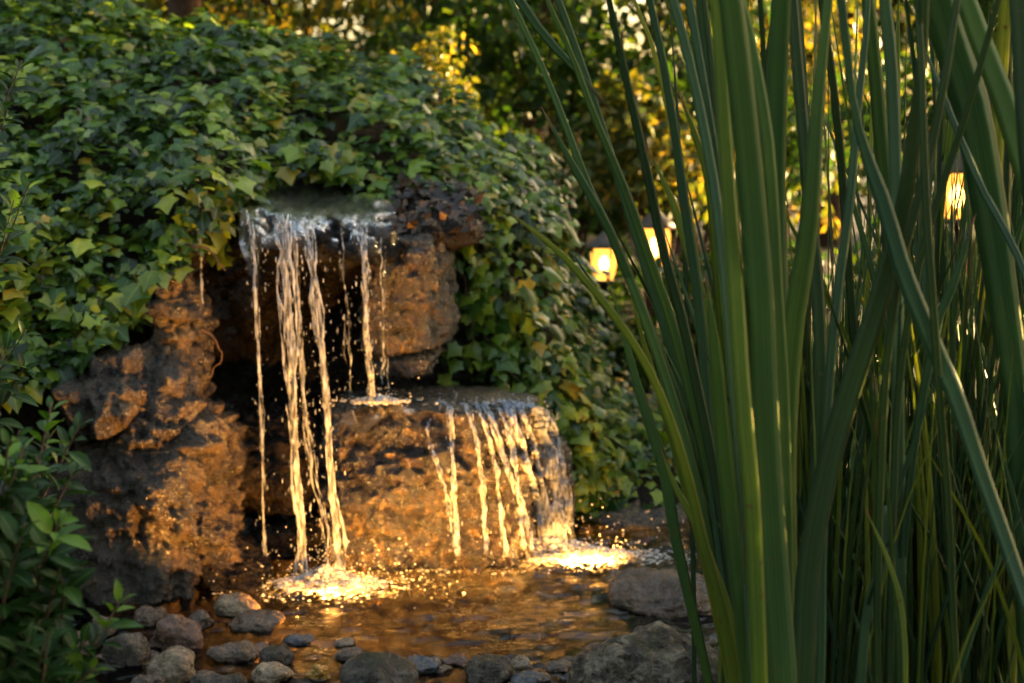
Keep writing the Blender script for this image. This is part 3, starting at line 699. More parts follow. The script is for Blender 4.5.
# ------------------------------------------------------------------ falling water
bpy.context.view_layer.update()
_bv, _bf, _bn = [], [], 0
for o_ in [q for q in COL.objects if q.name.startswith('boulder') and ('wide wet golden' in q['label'] or 'right shoulder' in q['label'])]:
    me_ = o_.data; v_ = [o_.matrix_world @ q.co for q in me_.vertices]
    _bf += [[i + _bn for i in p.vertices] for p in me_.polygons]; _bv += v_; _bn += len(v_)
BVH = BVHTree.FromPolygons(_bv, _bf)
def on_rock(c):
    """pull a path onto the front of the lower boulders so that the water clings to the stone"""
    out = []; eye = Vector((0, 0, CAM_H)); last = None
    for q in c:
        d = (Vector(q) - eye).normalized(); h = BVH.ray_cast(eye, d)[0]
        y = h.y if h is not None else (last if last is not None else q[1])
        if h is None: y = max(y, q[1] - 0.02) if last is None else last
        last = y; out.append(y)
    y = np.array(out); k = np.ones(9) / 9
    y = np.minimum(np.convolve(np.pad(y, 4, 'edge'), k, 'valid'), y + 0.01)
    s_ = (y - 0.012) / c[:, 1]
    return np.stack([c[:, 0] * s_, c[:, 1] * s_, CAM_H + (c[:, 2] - CAM_H) * s_], -1)
def stream(label, path, width, n, seed, bead=0.5, wob=0.006, drops=60, mat='fall', spread=1.0, r0=0.0024):
    """path: pixel+distance points; width: list of half widths in px along it"""
    rs = np.random.default_rng(seed)
    K = 150
    c = catmull(np.array([P(*q) for q in path]), K); t = np.linspace(0, 1, K)
    if path[-1][0] > 440 and path[0][1] > 380: c = on_rock(c)
    k = path[0][2] / FPX
    wd = np.interp(t, np.linspace(0, 1, len(width)), width) * k
    mb = MB()
    for i in range(int(n * 4.2) + 3):
        full = i < n * 0.22
        u0 = rs.uniform(-1, 1); ph = rs.uniform(0, 50)
        s = np.stack([t * 9 + ph, t * 0 + i * 3.1, t * 0 + seed], -1)
        sb = np.stack([t * 9, t * 0 + (i % 3) * 7.7, t * 0 + seed], -1)
        u = np.clip(u0 * (0.55 + 0.45 * fbm(sb * 0.9, 2, seed + 4)) + 0.55 * fbm(sb * 0.8, 2, seed) + 0.35 * fbm(s * 1.1, 2, seed + 1), -1.35, 1.35)
        q = c.copy(); q[:, 0] += u * wd + wob * 0.7 * fbm(s * 1.6, 3, seed + 2); q[:, 1] += 0.5 * wd * fbm(s * 0.6, 2, seed + 5) - 0.007 * rs.random()
        r = r0 * (rs.uniform(0.7, 1.0) if full else rs.uniform(0.16, 0.5)) * (1 + (0.8 + bead) * 1.7 * fbm(s * (2.2 if full else 3.2), 4, seed + 7, gain=0.65)); r = np.maximum(r, 0.0003)
        a = rs.uniform(-0.05, 0.95); b = min(1.0, a + rs.uniform(0.05, 0.28)); a = max(a, 0.0)
        if full: a, b = 0.0, 1.0
        i0, i1 = int(a * (K - 1)), min(K, int(b * (K - 1)) + 3)
        r = r[i0:i1].copy(); m = len(r); e_ = np.minimum(1, np.minimum(np.arange(m), np.arange(m)[::-1] + 0.4) / 6.0 + 0.15); r *= e_
        v, f = tube(q[i0:i1], r, 6); mb.add(v, f)
    d, fc = ico(1)
    for i in range(int(drops * 0.9)):
        j = rs.integers(0, K); w_ = wd[j] * 1.1 + 0.004
        ce = c[j] + np.array([rs.normal() * w_, rs.normal() * w_ * 0.7 - 0.006, rs.normal() * 0.012]); r = rs.uniform(0.0005, 0.0016)
        mb.add(ce + d * np.array([r, r, r * rs.uniform(1.0, 6.0)]), fc)
    off = c[0]
    o = link('water_stream', mb.mesh('water_stream', M[mat], off=off), loc=off)
    return tag(o, label, 'water stream', 'falling streams of the waterfall')
Yl = 3.80
stream('thin beaded drip falling beside the left stones', [(199, 195, 3.95), (201, 260, 3.93), (203, 340, 3.92), (204, 370, 3.92)], [1, 1, 1], 1, 1, bead=1.4, drops=22, r0=0.0020)
stream('leftmost thin clear stream over the dark recess', [(250, 214, Yl), (255, 250, Yl - .02), (258, 330, Yl - .02), (262, 430, Yl), (264, 520, Yl + .02), (266, 576, Yl + .03)], [5, 4, 2.5, 2, 2.5, 3], 7, 2, bead=0.9, drops=90)
stream('broad main stream with glowing gold core', [(280, 214, Yl), (284, 250, Yl - .03), (289, 330, Yl - .04), (294, 430, Yl - .04), (300, 520, Yl - .04), (303, 584, Yl - .04)], [14, 12, 9, 5, 6, 9], 22, 3, bead=0.5, drops=150, r0=0.0033)
stream('slanting right hand stream of the upper fall', [(304, 216, Yl + .02), (312, 255, Yl - .02), (321, 340, Yl - .03), (328, 430, Yl - .03), (336, 520, Yl - .02), (344, 578, Yl - .01)], [11, 8, 5, 4, 5, 8], 15, 4, bead=0.6, drops=150, r0=0.003)
stream('short separate stream landing on top of the wide boulder', [(363, 226, 3.90), (365, 255, 3.86), (367, 310, 3.86), (369, 360, 3.88), (371, 400, 3.92)], [7, 5, 4, 4, 6], 12, 5, bead=0.7, drops=70)
stream('faint spray strand between the two main streams', [(294, 230, 3.86), (300, 330, 3.85), (308, 430, 3.85), (322, 520, 3.82), (330, 580, 3.78)], [4, 4, 5, 7, 9], 5, 12, bead=0.9, drops=120, r0=0.0018)
stream('bright left rivulet down the face of the wide boulder', [(438, 401, 3.98), (450, 408, 3.86), (452, 435, 3.83), (454, 493, 3.81), (458, 556, 3.81)], [7, 5, 3, 2.5, 3], 9, 6, bead=0.8, drops=60, wob=0.01)
stream('faint side rivulet left of the bright one on the wide boulder', [(427, 420, 3.86), (430, 440, 3.84), (446, 493, 3.81), (454, 548, 3.8)], [2, 2, 2, 2], 4, 7, bead=1.0, drops=25, wob=0.01, r0=0.0022)
stream('second rivulet curving down the wide boulder', [(462, 403, 3.98), (468, 410, 3.86), (479, 452, 3.83), (483, 493, 3.82), (486, 554, 3.83)], [5, 4, 3, 2.5, 3], 8, 8, bead=0.8, drops=60, wob=0.01)
stream('forked rivulet sliding right across the boulder shoulder', [(480, 401, 4.02), (490, 412, 3.92), (505, 460, 3.88), (522, 505, 3.9), (531, 552, 3.93)], [7, 5, 3, 3, 4], 10, 9, bead=0.8, drops=70, wob=0.011)
stream('silvery stream off the right shoulder of the cascade', [(497, 400, 4.05), (508, 408, 3.93), (522, 452, 3.9), (538, 505, 3.92), (548, 552, 3.98)], [8, 7, 6, 5, 6], 22, 10, bead=0.7, drops=80, wob=0.01)
stream('rightmost white veil at the end of the lower cascade', [(521, 402, 4.13), (533, 412, 4.0), (546, 455, 3.97), (556, 505, 3.98), (563, 550, 4.02)], [11, 13, 13, 12, 13], 64, 11, bead=0.5, drops=140, wob=0.008)

stream('thin rivulet beside the forked one on the right half of the ledge', [(489, 402, 4.02), (499, 410, 3.93), (512, 445, 3.89), (519, 500, 3.9), (523, 550, 3.91)], [4, 4, 3, 3, 4], 8, 21, bead=0.8, drops=50, wob=0.011)
stream('second thin strand between the silvery stream and the white veil', [(508, 400, 4.08), (520, 409, 3.97), (534, 450, 3.93), (545, 500, 3.94), (554, 552, 3.98)], [6, 6, 5, 5, 6], 16, 22, bead=0.7, drops=60, wob=0.010)
stream('outermost curving strand at the right edge of the veil', [(532, 405, 4.16), (546, 414, 4.06), (560, 458, 4.03), (568, 505, 4.04), (574, 546, 4.07)], [5, 6, 5, 5, 6], 18, 23, bead=0.7, drops=60, wob=0.010)
stream('short broken trickle right of the second rivulet', [(474, 402, 4.0), (480, 411, 3.88), (492, 452, 3.85), (500, 500, 3.85), (506, 554, 3.86)], [4, 3, 2, 2, 3], 6, 24, bead=1.0, drops=40, wob=0.012, r0=0.0022)

stream('faint broken trickle dropping from the middle of the upper lip', [(338, 226, 3.93), (340, 262, 3.9), (344, 300, 3.9), (347, 345, 3.9), (349, 392, 3.92)], [7, 6, 5, 5, 6], 1, 31, bead=1.4, drops=40, r0=0.0014)
stream('faint drip strand beside the upright golden stone', [(383, 236, 3.98), (383, 262, 3.96), (385, 310, 3.96), (385, 352, 3.97), (386, 394, 3.98)], [5, 4, 4, 4, 5], 1, 32, bead=1.4, drops=25, r0=0.0014)

# turbulent water running over the cap slab and over the top of the wide boulder
def film(label, rowsL, rowsR, amp, seed, n=(90, 60), freq=30):
    L_ = catmull(np.array([P(*q) for q in rowsL]), n[1]); R_ = catmull(np.array([P(*q) for q in rowsR]), n[1])
    u = np.linspace(0, 1, n[0])[None, :, None]
    s = (L_[:, None, :] * (1 - u) + R_[:, None, :] * u).reshape(-1, 3)
    h = amp * (fbm(s * np.array([freq * 1.2, freq * .35, freq * .35]), 3, seed) + 0.35 * fbm(s * np.array([freq * 2.6, freq, freq]), 3, seed + 3, ridged=True))
    uu = np.broadcast_to(u, (n[1], n[0], 1)).reshape(-1); tv = np.repeat(np.linspace(0, 1, n[1]), n[0])
    edge = np.clip(0.10 + 0.35 * fbm(s * 14, 3, seed + 9) , 0, 0.4)
    h = h - 0.05 * np.clip((edge - np.minimum(uu, 1 - uu)) / 0.1, 0, 1) - 0.03 * np.clip((edge - (1 - tv)) / 0.2, 0, 1)
    s = s + np.array([0, -0.4, 1.0]) * h[:, None]
    off = s[0].copy()
    d = s - off
    # a closed sheet with a little thickness
    f = grid_faces(n[0], n[1]); k = len(s)
    back = d + np.array([0, 0.004, -0.008])
    o = link('water_sheet', make_mesh('water_sheet', np.concatenate([d, back]), np.concatenate([f, f[:, ::-1] + k]), M['film']), loc=off)
    tag(o, label, 'water sheet')
film('choppy sheet of water rushing over the lip at the top', [(262, 184, 4.42), (250, 193, 4.22), (240, 205, 4.0), (238, 222, 3.87), (243, 232, 3.83), (247, 242, 3.82)], [(372, 191, 4.45), (392, 202, 4.25), (399, 213, 4.1), (397, 228, 4.0), (392, 242, 3.965), (388, 260, 3.96)], 0.0055, 51, freq=42)
film('shallow sheet of water spread over the wide boulder top', [(345, 388, 4.3), (345, 396, 4.1), (342, 403, 3.9), (342, 410, 3.85)], [(525, 390, 4.45), (540, 397, 4.25), (545, 405, 4.12), (548, 416, 4.05)], 0.007, 55)

# splashes: foam mounds and flying drops
def splash(label, centre, rx, ry, h, n, seed, tall=0.10):
    rs = np.random.default_rng(seed); d, f = ico(2); mb = MB(); d1, f1 = ico(1)
    for i in range(n * 3):
        a, q = rs.uniform(0, 6.283), abs(rs.normal()) * (0.5 if i % 3 else 0.95)
        x, y = q * rx * math.cos(a), q * ry * math.sin(a); hh = h * max(0.0, 1 - q) ** 1.5
        r = rs.uniform(0.0022, 0.0085) * (1.15 - 0.55 * min(q, 1.4))
        sh = np.array([1.5, 1.2, 0.6]) * r
        mb.add(np.array([x, y, hh * rs.random()]) + d1 * sh * (1 + 0.35 * vnoise(d1 * 2 + i, seed))[:, None], f1)
    for i in range(int(n * 0.6)):
        a, q = rs.uniform(0, 6.283), abs(rs.normal()) * 0.8
        r = rs.uniform(0.0008, 0.0024)
        mb.add(np.array([q * rx * math.cos(a) * 1.3, q * ry * math.sin(a) * 1.3, abs(rs.normal()) * tall * 0.45]) + d1 * r, f1)
    o = link('splash', mb.mesh('splash', M['foam']), loc=centre)
    tag(o, label, 'splash', kind='stuff')
splash('glowing golden splash where the main streams hit the pool', SPLASH_L + np.array([0.02, 0, 0]), 0.16, 0.10, 0.05, 620, 61)
splash('long bright splash along the foot of the lower cascade', W(552, 556), 0.30, 0.085, 0.05, 950, 62)
splash('small pale splash under the left rivulets', W(465, 566), 0.14, 0.05, 0.02, 260, 63, 0.06)
splash('white froth where the short stream lands on the boulder', P(378, 401, 3.94) , 0.085, 0.05, 0.014, 110, 64, 0.06)

# warm lamps sunk in the pool at the foot of each fall
def pond_light(label, loc, aim, power, size=R(150)):
    t = thing('pond_light', label, 'pond light', loc)
    v, f = tube(np.array([[0, 0, -0.045], [0, 0, -0.01], [0, 0, -0.004], [0, 0, 0.0]]), [0.022, 0.024, 0.027, 0.027], 16)
    link('housing', make_mesh('housing', v, f, M['iron']), t)
    v, f = tube(np.array([[0, 0, 0.001], [0, 0, 0.003]]), [0.022, 0.018], 16)
    link('lens', make_mesh('lens', v, f, M['iron']), t)
    ld = bpy.data.lights.new('pond_lamp', 'SPOT'); ld.energy = power * POND_POWER; ld.color = (1.0, 0.6, 0.215); ld.shadow_soft_size = 0.03
    ld.spot_size = size; ld.spot_blend = 0.6
    lo = bpy.data.objects.new('pond_lamp', ld); COL.objects.link(lo); lo.parent = t; lo.location = (0, 0, 0.012)
    lo.rotation_euler = (Vector(aim) - Vector(loc)).to_track_quat('-Z', 'Y').to_euler()
pond_light('sunken warm spotlight near the pool centre aimed at the left stones and main streams', tuple(W(352, 630) + np.array([0, 0, -0.05])), (-0.55, 4.0, 0.42), 20, R(120))
pond_light('sunken warm spotlight in front of the wide boulder', tuple(W(500, 606) + np.array([0, 0, -0.05])), (-0.15, 4.05, 0.45), 15, R(130))
pond_light('sunken warm spotlight in front of the long right splash', tuple(W(600, 566) + np.array([0, 0, -0.05])), (0.10, 4.05, 0.33), 9, R(150))
pond_light('sunken warm spotlight right under the left splash', tuple(SPLASH_L + np.array([0.03, 0.0, -0.06])), tuple(SPLASH_L + np.array([0.02, 0.06, 0.6])), 13)
pond_light('sunken warm spotlight right under the right splash', tuple(W(572, 556) + np.array([0, 0, -0.06])), tuple(W(565, 552) + np.array([0, 0.02, 0.6])), 7)

# ------------------------------------------------------------------ reeds
def blade_mesh(name, pts, width, mat, twist=(0.0, 0.3), K=34, fold=0.2, cut=False):
    """pts world (k,3) from base to tip, width (m) at knots spread over the length"""
    c = catmull(np.asarray(pts), K); t = np.linspace(0, 1, K)
    w = np.interp(t, np.linspace(0, 1, len(width)), width)
    tan = unit(np.gradient(c, axis=0))
    side = unit(np.cross(tan, np.array([0, 1.0, 0])) + 1e-6); frt = unit(np.cross(side, tan))     # frt points away from / to the camera
    ang = np.interp(t, [0, 1], twist)[:, None]
    a = side * np.cos(ang) + frt * np.sin(ang); b = np.cross(a, tan)
    sec = [(-0.5, 0.0), (-0.28, 0.09), (-0.03, fold * 0.8), (0.24, 0.10), (0.5, 0.0), (0.2, -0.015), (-0.05, 0.05), (-0.25, -0.015)]
    us = [0, 0.22, 0.47, 0.74, 1.0, 0.7, 0.45, 0.25]
    S = len(sec)
    V = np.concatenate([(c + w[:, None] * (x * a + y * b))[:, None, :] for x, y in sec], 1).reshape(-1, 3)
    i = np.arange(K - 1)[:, None] * S; j = np.arange(S)[None, :]; j2 = (j + 1) % S
    q = np.stack([i + j, i + j2, i + S + j2, i + S + j], -1).reshape(-1, 4)
    faces = [list(r) for r in q] + [list(range(S))[::-1], list(range((K - 1) * S, K * S))]
    uv = np.stack([np.tile(us, K), np.repeat(t * (0.95 if cut else 1), S)], -1)
    return V, faces, uv
def traced_reed(label, base_px, Yb, blades, cat='reed', group=None):
    """blades: (pixel polyline bottom->top, widths px bottom->top, distance offset, material, open_top)"""
    bp = P(base_px, 155 + FPX / Yb * 0.98, Yb); bp[2] = 0.03
    t = thing('cattail_plant', label, cat, tuple(bp), group)
    for bi, (line, wpx, dy, mat, top) in enumerate(blades):
        Yt = Yb + dy
        w = [P(x, y, Yt + 0.04 * math.sin(bi * 2.1 + y * 0.004)) for x, y in line]
        first = bp + np.array([((bi * 0.37) % 1 - 0.5) * 0.05, ((bi * 0.61) % 1 - 0.5) * 0.05 + dy * 0.5, -0.02])
        mid = 0.5 * (first + w[0]) + np.array([0.15 * (w[0][0] - first[0]), 0.25 * (w[0][1] - first[1]), 0])
        pts = [first, mid] + w
        k = Yt / FPX
        wid = [wpx[0] * k * 1.0, wpx[0] * k] + [v * k for v in wpx]
        if top == 'open':      # goes on above the picture and tapers
            d = unit(w[-1] - w[-2]); side = np.array([d[0] * 1.2, 0, 0]); L = 0.45 + 0.2 * ((bi * 0.7) % 1)
            pts += [w[-1] + d * L * 0.5 + side * 0.03, w[-1] + d * L + side * 0.14]; wid += [wid[-1] * 0.7, 0.0006]
        elif top == 'tip': wid[-1] = 0.0006
        # spread widths by knot distance
        dd = np.concatenate([[0], np.cumsum(np.linalg.norm(np.diff(np.array(pts), axis=0), axis=1))]); dd /= dd[-1]
        kn = np.concatenate([[0, dd[1]], np.interp(np.linspace(0, 1, len(wpx)), np.linspace(0, 1, len(w)), dd[2:2 + len(w)])])
        if top == 'open': kn = np.concatenate([kn, dd[-2:]])
        K = 44; ww = np.interp(np.linspace(0, 1, K), kn, wid)
        tw = ((bi * 0.53 + base_px * 0.01) % 1 - 0.5) * 1.0
        V, F, UV = blade_mesh('blade', np.array(pts) - bp, ww, None, fold=0.24, twist=(tw, -tw * 0.6), K=K, cut=(top != 'tip'))
        link('blade', make_mesh('blade', V, F, M[mat], uv=UV), t)
    return t
traced_reed('arching reed fan at the left edge with a thin leaf reaching over the lantern', 752, 2.05, [
 ([(745, 690), (729, 576), (711, 488), (692, 400), (670, 317), (649, 258), (629, 200), (591, 108), (572, 56), (547, 0), (535, -30)], [12, 12, 11, 9, 6, 4], 0.0, 'reed', 'open'),
 ([(738, 690), (712, 555), (690, 460), (668, 385), (640, 305), (612, 236), (590, 190), (558, 106), (538, 58), (514, 8), (500, -25)], [12, 12, 10, 8, 7, 5], 0.05, 'reed', 'open'),
 ([(742, 690), (722, 585), (700, 488), (677, 402), (656, 345), (632, 285), (607, 226), (580, 178), (560, 142), (541, 106)], [12, 12, 11, 10, 8, 3], 0.08, 'reed', 'tip'),
 ([(746, 690), (733, 600), (717, 488), (700, 400), (680, 310), (663, 250), (653, 200), (640, 140), (626, 79), (609, 0), (603, -30)], [12, 12, 11, 10, 8, 6], -0.06, 'reed_dark', 'open'),
 ([(712, 700), (692, 610), (676, 540), (664, 470), (650, 425), (636, 380), (624, 335), (611, 287)], [9, 11, 12, 11, 7, 2], 0.10, 'reed', 'tip'),
 ([(736, 690), (720, 600), (704, 545), (690, 485), (672, 425), (652, 376), (628, 335), (600, 298), (565, 258), (530, 228), (499, 206)], [11, 11, 9, 8, 7, 5], -0.12, 'reed_pale', 'tip'),
 ([(748, 690), (716, 520), (680, 380), (640, 250), (590, 90), (550, -20), (522, -70), (508, -55), (516, -8), (543, 34), (570, 63), (588, 84), (611, 111)], [9, 9, 9, 8, 7, 7, 10, 9, 5, 2], 0.2, 'reed_blue', 'tip'),
 ([(741, 690), (726, 605), (711, 564), (697, 526), (676, 488), (660, 447)], [9, 10, 9, 3], -0.02, 'reed_pale', 'tip'),
 ([(731, 690), (722, 640), (708, 575), (690, 505), (672, 440), (655, 380), (640, 330), (622, 250)], [9, 9, 8, 6, 3], 0.14, 'reed_pale', 'tip'),
])
traced_reed('bundle of slim bluish upright reeds left of the thick front leaf', 762, 2.0, [
 ([(738, 690), (726, 600), (716, 505), (708, 420), (703, 346), (695, 273), (684, 200), (676, 140), (664, 67), (650, 0), (643, -30)], [11, 11, 11, 10, 8, 7], 0.03, 'reed_blue', 'open'),
 ([(754, 690), (743, 510), (733, 380), (726, 290), (716, 200), (704, 130), (689, 60), (673, 0), (665, -30)], [11, 11, 11, 10, 9], -0.05, 'reed_blue', 'open'),
 ([(748, 690), (737, 420), (730, 300), (722, 210), (714, 150), (701, 70), (689, 0), (684, -30)], [10, 10, 9, 9, 8], 0.02, 'reed_blue', 'open'),
 ([(750, 690), (737, 430), (729, 320), (719, 200), (709, 73), (699, 0), (695, -30)], [9, 9, 9, 8, 8], 0.08, 'reed_blue', 'open'),
 ([(752, 690), (728, 330), (718, 150), (711, 60), (704, 0), (701, -30)], [6, 6, 6, 5], -0.02, 'reed_dark', 'open'),
 ([(748, 690), (740, 600), (730, 510), (721, 420), (715, 350), (705, 270)], [15, 18, 18, 14, 3], -0.1, 'reed', 'tip'),
 ([(744, 690), (728, 420), (718, 300), (708, 180), (692, 126), (678, 90)], [7, 7, 8, 8, 3], 0.14, 'reed_pale', 'tip'),
 ([(735, 690), (722, 480), (710, 350), (700, 290), (685, 240), (672, 200), (645, 143)], [8, 9, 10, 9, 3], 0.16, 'reed_pale', 'tip'),
 ([(745, 690), (715, 400), (697, 260), (668, 110), (652, 45), (634, 0), (620, -30)], [5, 5, 5, 4, 3], 0.2, 'reed_pale', 'open'),
])
traced_reed('thick round backed dark green reed leaf standing foremost at centre', 795, 1.75, [
 ([(781, 690), (775, 600), (768, 500), (763, 400), (759, 290), (752, 200), (741, 88), (731, 0), (727, -30)], [34, 33, 31, 28, 26, 24], 0.0, 'reed', 'open'),
 ([(760, 690), (752, 500), (743, 400), (736, 290), (729, 200), (722, 88), (717, 0), (715, -30)], [17, 17, 16, 14, 13], 0.04, 'reed_pale', 'open'),
 ([(790, 690), (783, 400), (777, 300), (772, 200), (766, 130), (752, 50), (740, 0), (731, -30)], [14, 14, 13, 12, 9], 0.12, 'reed', 'open'),
])
traced_reed('tall reed with a wide straight leaf and a leaf bending left at mid height', 800, 1.98, [
 ([(790, 690), (781, 400), (778, 290), (775, 200), (777, 88), (781, 0), (783, -30)], [22, 22, 22, 21, 18], 0.0, 'reed', 'open'),
 ([(800, 690), (820, 420), (818, 300), (809, 200), (803, 130), (797, 60), (792, 0), (790, -30)], [14, 14, 13, 12, 12], 0.05, 'reed_dark', 'open'),
 ([(792, 690), (786, 500), (788, 400), (794, 320), (804, 260), (811, 200), (817, 110), (822, 60), (828, 0), (830, -30)], [22, 22, 22, 17, 10, 9], -0.08, 'reed', 'open'),
 ([(870, 690), (858, 400), (851, 300), (844, 200), (837, 117), (830, 60), (823, 10), (817, -30)], [9, 9, 9, 8, 7], 0.1, 'reed_dark', 'open'),
])
traced_reed('stout dark stalk leaning right across the front of the reeds', 795, 1.82, [
 ([(803, 690), (808, 575), (825, 480), (845, 405), (868, 335), (888, 268), (905, 200), (914, 130), (920, 80), (924, 20), (926, -30)], [24, 25, 24, 20, 15, 11, 9], 0.0, 'reed_dark', 'open'),
 ([(820, 690), (822, 560), (828, 400), (838, 290), (850, 200), (858, 110), (866, 30), (869, -30)], [9, 10, 10, 9, 7, 6], 0.1, 'reed_blue', 'open'),
])
traced_reed('long twisted blue green leaf sweeping down to the right corner', 1010, 1.86, [
 ([(1050, 690), (1012, 560), (982, 475), (957, 400), (934, 346), (904, 273), (884, 205), (868, 160), (854, 110), (848, 60), (841, 0), (838, -30)], [17, 18, 20, 20, 17, 8, 9, 9], -0.06, 'reed_blue', 'open'),
 ([(1060, 690), (1048, 400), (1026, 278), (1002, 225), (984, 193), (962, 143), (948, 108), (928, 58), (915, 20)], [8, 8, 8, 8, 6, 3], 0.05, 'reed_blue', 'tip'),
 ([(958, 690), (948, 500), (940, 400), (932, 290), (926, 200), (922, 90), (918, 0), (916, -30)], [9, 9, 9, 8, 7], 0.0, 'reed_dark', 'open'),
])
traced_reed('upright reeds right of centre crossed by two thin dark blades', 895, 2.02, [
 ([(905, 690), (900, 420), (893, 290), (886, 200), (880, 130), (875, 70), (868, 0), (865, -30)], [15, 15, 15, 14, 13], 0.08, 'reed', 'open'),
 ([(900, 690), (898, 400), (896, 200), (892, 75), (885, 0), (882, -30)], [13, 13, 13, 12], 0.0, 'reed_blue', 'open'),
 ([(878, 690), (884, 400), (900, 270), (918, 200), (931, 150), (942, 94), (951, 40), (957, 0), (960, -30)], [9, 9, 9, 8, 7], -0.14, 'reed_dark', 'open'),
 ([(890, 690), (898, 400), (918, 270), (938, 200), (951, 160), (965, 117), (985, 50), (998, 0), (1006, -30)], [8, 8, 8, 7, 6], -0.12, 'reed_dark', 'open'),
])
traced_reed('broad flat olive leaves slanting across the upper right corner', 1045, 1.9, [
 ([(1030, 690), (1018, 420), (1003, 300), (988, 200), (972, 110), (955, 55), (938, 0), (930, -30)], [26, 30, 36, 38, 36, 34], 0.1, 'reed', 'open'),
 ([(1080, 690), (1065, 400), (1045, 240), (1022, 160), (1002, 95), (985, 52), (966, 0), (956, -30)], [20, 22, 24, 23, 20], 0.03, 'reed', 'open'),
 ([(1060, 690), (1045, 400), (1034, 220), (1026, 120), (1019, 0), (1017, -30)], [20, 20, 20, 20], -0.08, 'reed_dark', 'open'),
 ([(1010, 690), (1016, 500), (1012, 380), (1003, 270), (995, 190), (1000, 90), (1006, 0), (1008, -30)], [16, 17, 17, 14, 12], 0.15, 'reed_pale', 'open'),
])
traced_reed('short pale reed with a bluntly cut top low in the thicket', 866, 2.0, [
 ([(861, 690), (868, 614), (881, 566), (888, 506)], [10, 12, 13, 12], -0.08, 'reed_blue', 'cut'),
 ([(905, 690), (901, 606), (887, 558), (865, 508)], [6, 6, 5, 2], -0.12, 'reed_pale', 'tip'),
 ([(895, 690), (910, 480), (938, 320), (952, 288), (976, 213)], [9, 9, 10, 10, 4], -0.02, 'reed_blue', 'tip'),
])
traced_reed('withered orange leaf among green reeds right of the leaning stalk', 925, 2.1, [
 ([(950, 690), (944, 480), (934, 408), (921, 378), (908, 318)], [6, 6, 9, 9, 3], -0.02, 'reed_pale', 'tip'),
 ([(872, 690), (874, 450), (880, 400), (888, 370)], [4, 4, 5, 3], 0.05, 'reed_dry', 'tip'),
 ([(945, 690), (938, 500), (925, 420), (915, 300), (905, 230)], [10, 10, 11, 9, 3], 0.05, 'reed', 'tip'),
])

# the thicket behind: a few plants, copied
def wild_reed(label, nb, seed, hgt=(0.75, 1.25), lean=0.16, mats=('reed', 'reed_blue', 'reed_pale', 'reed_pale', 'reed_dark', 'reed', 'reed_dark')):
    rs = np.random.default_rng(seed)
    t = thing('reed_plant', label, 'reed', (0, 0, 0), 'slender reeds of the thicket')
    for i in range(nb):
        h = rs.uniform(*hgt); a = rs.uniform(0, 6.283); l = abs(rs.normal()) * lean * h
        dx, dy = math.cos(a) * l, math.sin(a) * l
        b0 = np.array([math.cos(a) * 0.02, math.sin(a) * 0.02, -0.03])
        pts = [b0, b0 + np.array([dx * 0.15, dy * 0.15, h * 0.35]), b0 + np.array([dx * 0.5, dy * 0.5, h * 0.72]), b0 + np.array([dx, dy, h])]
        w = rs.uniform(0.006, 0.014); tw = rs.uniform(-1.2, 1.2)
        V, F, UV = blade_mesh('blade', pts, [w * 0.9, w, w, w * 0.95, w * 0.7, 0.0006], None, twist=(tw, tw + rs.normal() * 0.7), K=22)
        link('blade', make_mesh('blade', V, F, M[mats[int(rs.integers(0, len(mats)))]], uv=UV), t)
    return t
def copy_thing(root, loc, rz, s):
    r = root.copy(); COL.objects.link(r); r.location = loc; r.rotation_euler = (0, 0, rz); r.scale = (s, s, s)
    for ch in root.children:
        c = ch.copy(); COL.objects.link(c); c.parent = r
    return r
wl = 'slender green reed deep in the thicket behind the broad front leaves'
tall = [wild_reed('slim tall upright reed rising through the front of the clump', 3, 600 + i, (1.25, 1.7), 0.07) for i in range(4)]
kinds = [wild_reed(wl, 7 + i % 3, 500 + i) for i in range(7)]
rs2 = np.random.default_rng(77); spots = []
while len(spots) < 80:
    y = rs2.uniform(2.12, 3.05); px = rs2.uniform(775, 1130) if rs2.random() < 0.85 else rs2.uniform(760, 830)
    if px < 800 and y > 2.6: continue
    spots.append(((px - 512) / FPX * y * 1.0, y))
for i in range(30):
    y = rs2.uniform(1.95, 2.3); px = rs2.uniform(815, 1120); spots.append(((px - 512) / FPX * y, y))
for i, (x, y) in enumerate(spots):
    k = kinds[i % len(kinds)]
    s = rs2.uniform(0.8, 1.15) * (0.78 if x / y < 0.235 else 1.0) * (0.72 if i >= 80 else 1.0); z = float(ground_z(np.array([x]), np.array([y]))[0])
    if i < len(kinds): k.location = (x, y, z); k.rotation_euler.z = rs2.uniform(0, 6.28)
    else:
        r_ = copy_thing(k, (x, y, z), rs2.uniform(0, 6.28), s)
        if i >= 80: r_['label'] = 'short thin reed standing low at the front of the thicket'; r_['group'] = 'short thin reeds at the front'

for q in tall:
    q['group'] = 'slim tall upright reeds'
for i, px in enumerate([706, 742, 806, 838, 872, 902, 948, 980, 1006]):
    y = rs2.uniform(2.1, 2.5); x = (px - 512) / FPX * y + rs2.normal() * 0.01
    if i < 4: tall[i].location = (x, y, 0.02)
    else: copy_thing(tall[i % 4], (x, y, 0.02), rs2.uniform(0, 6.28), rs2.uniform(0.85, 1.05))
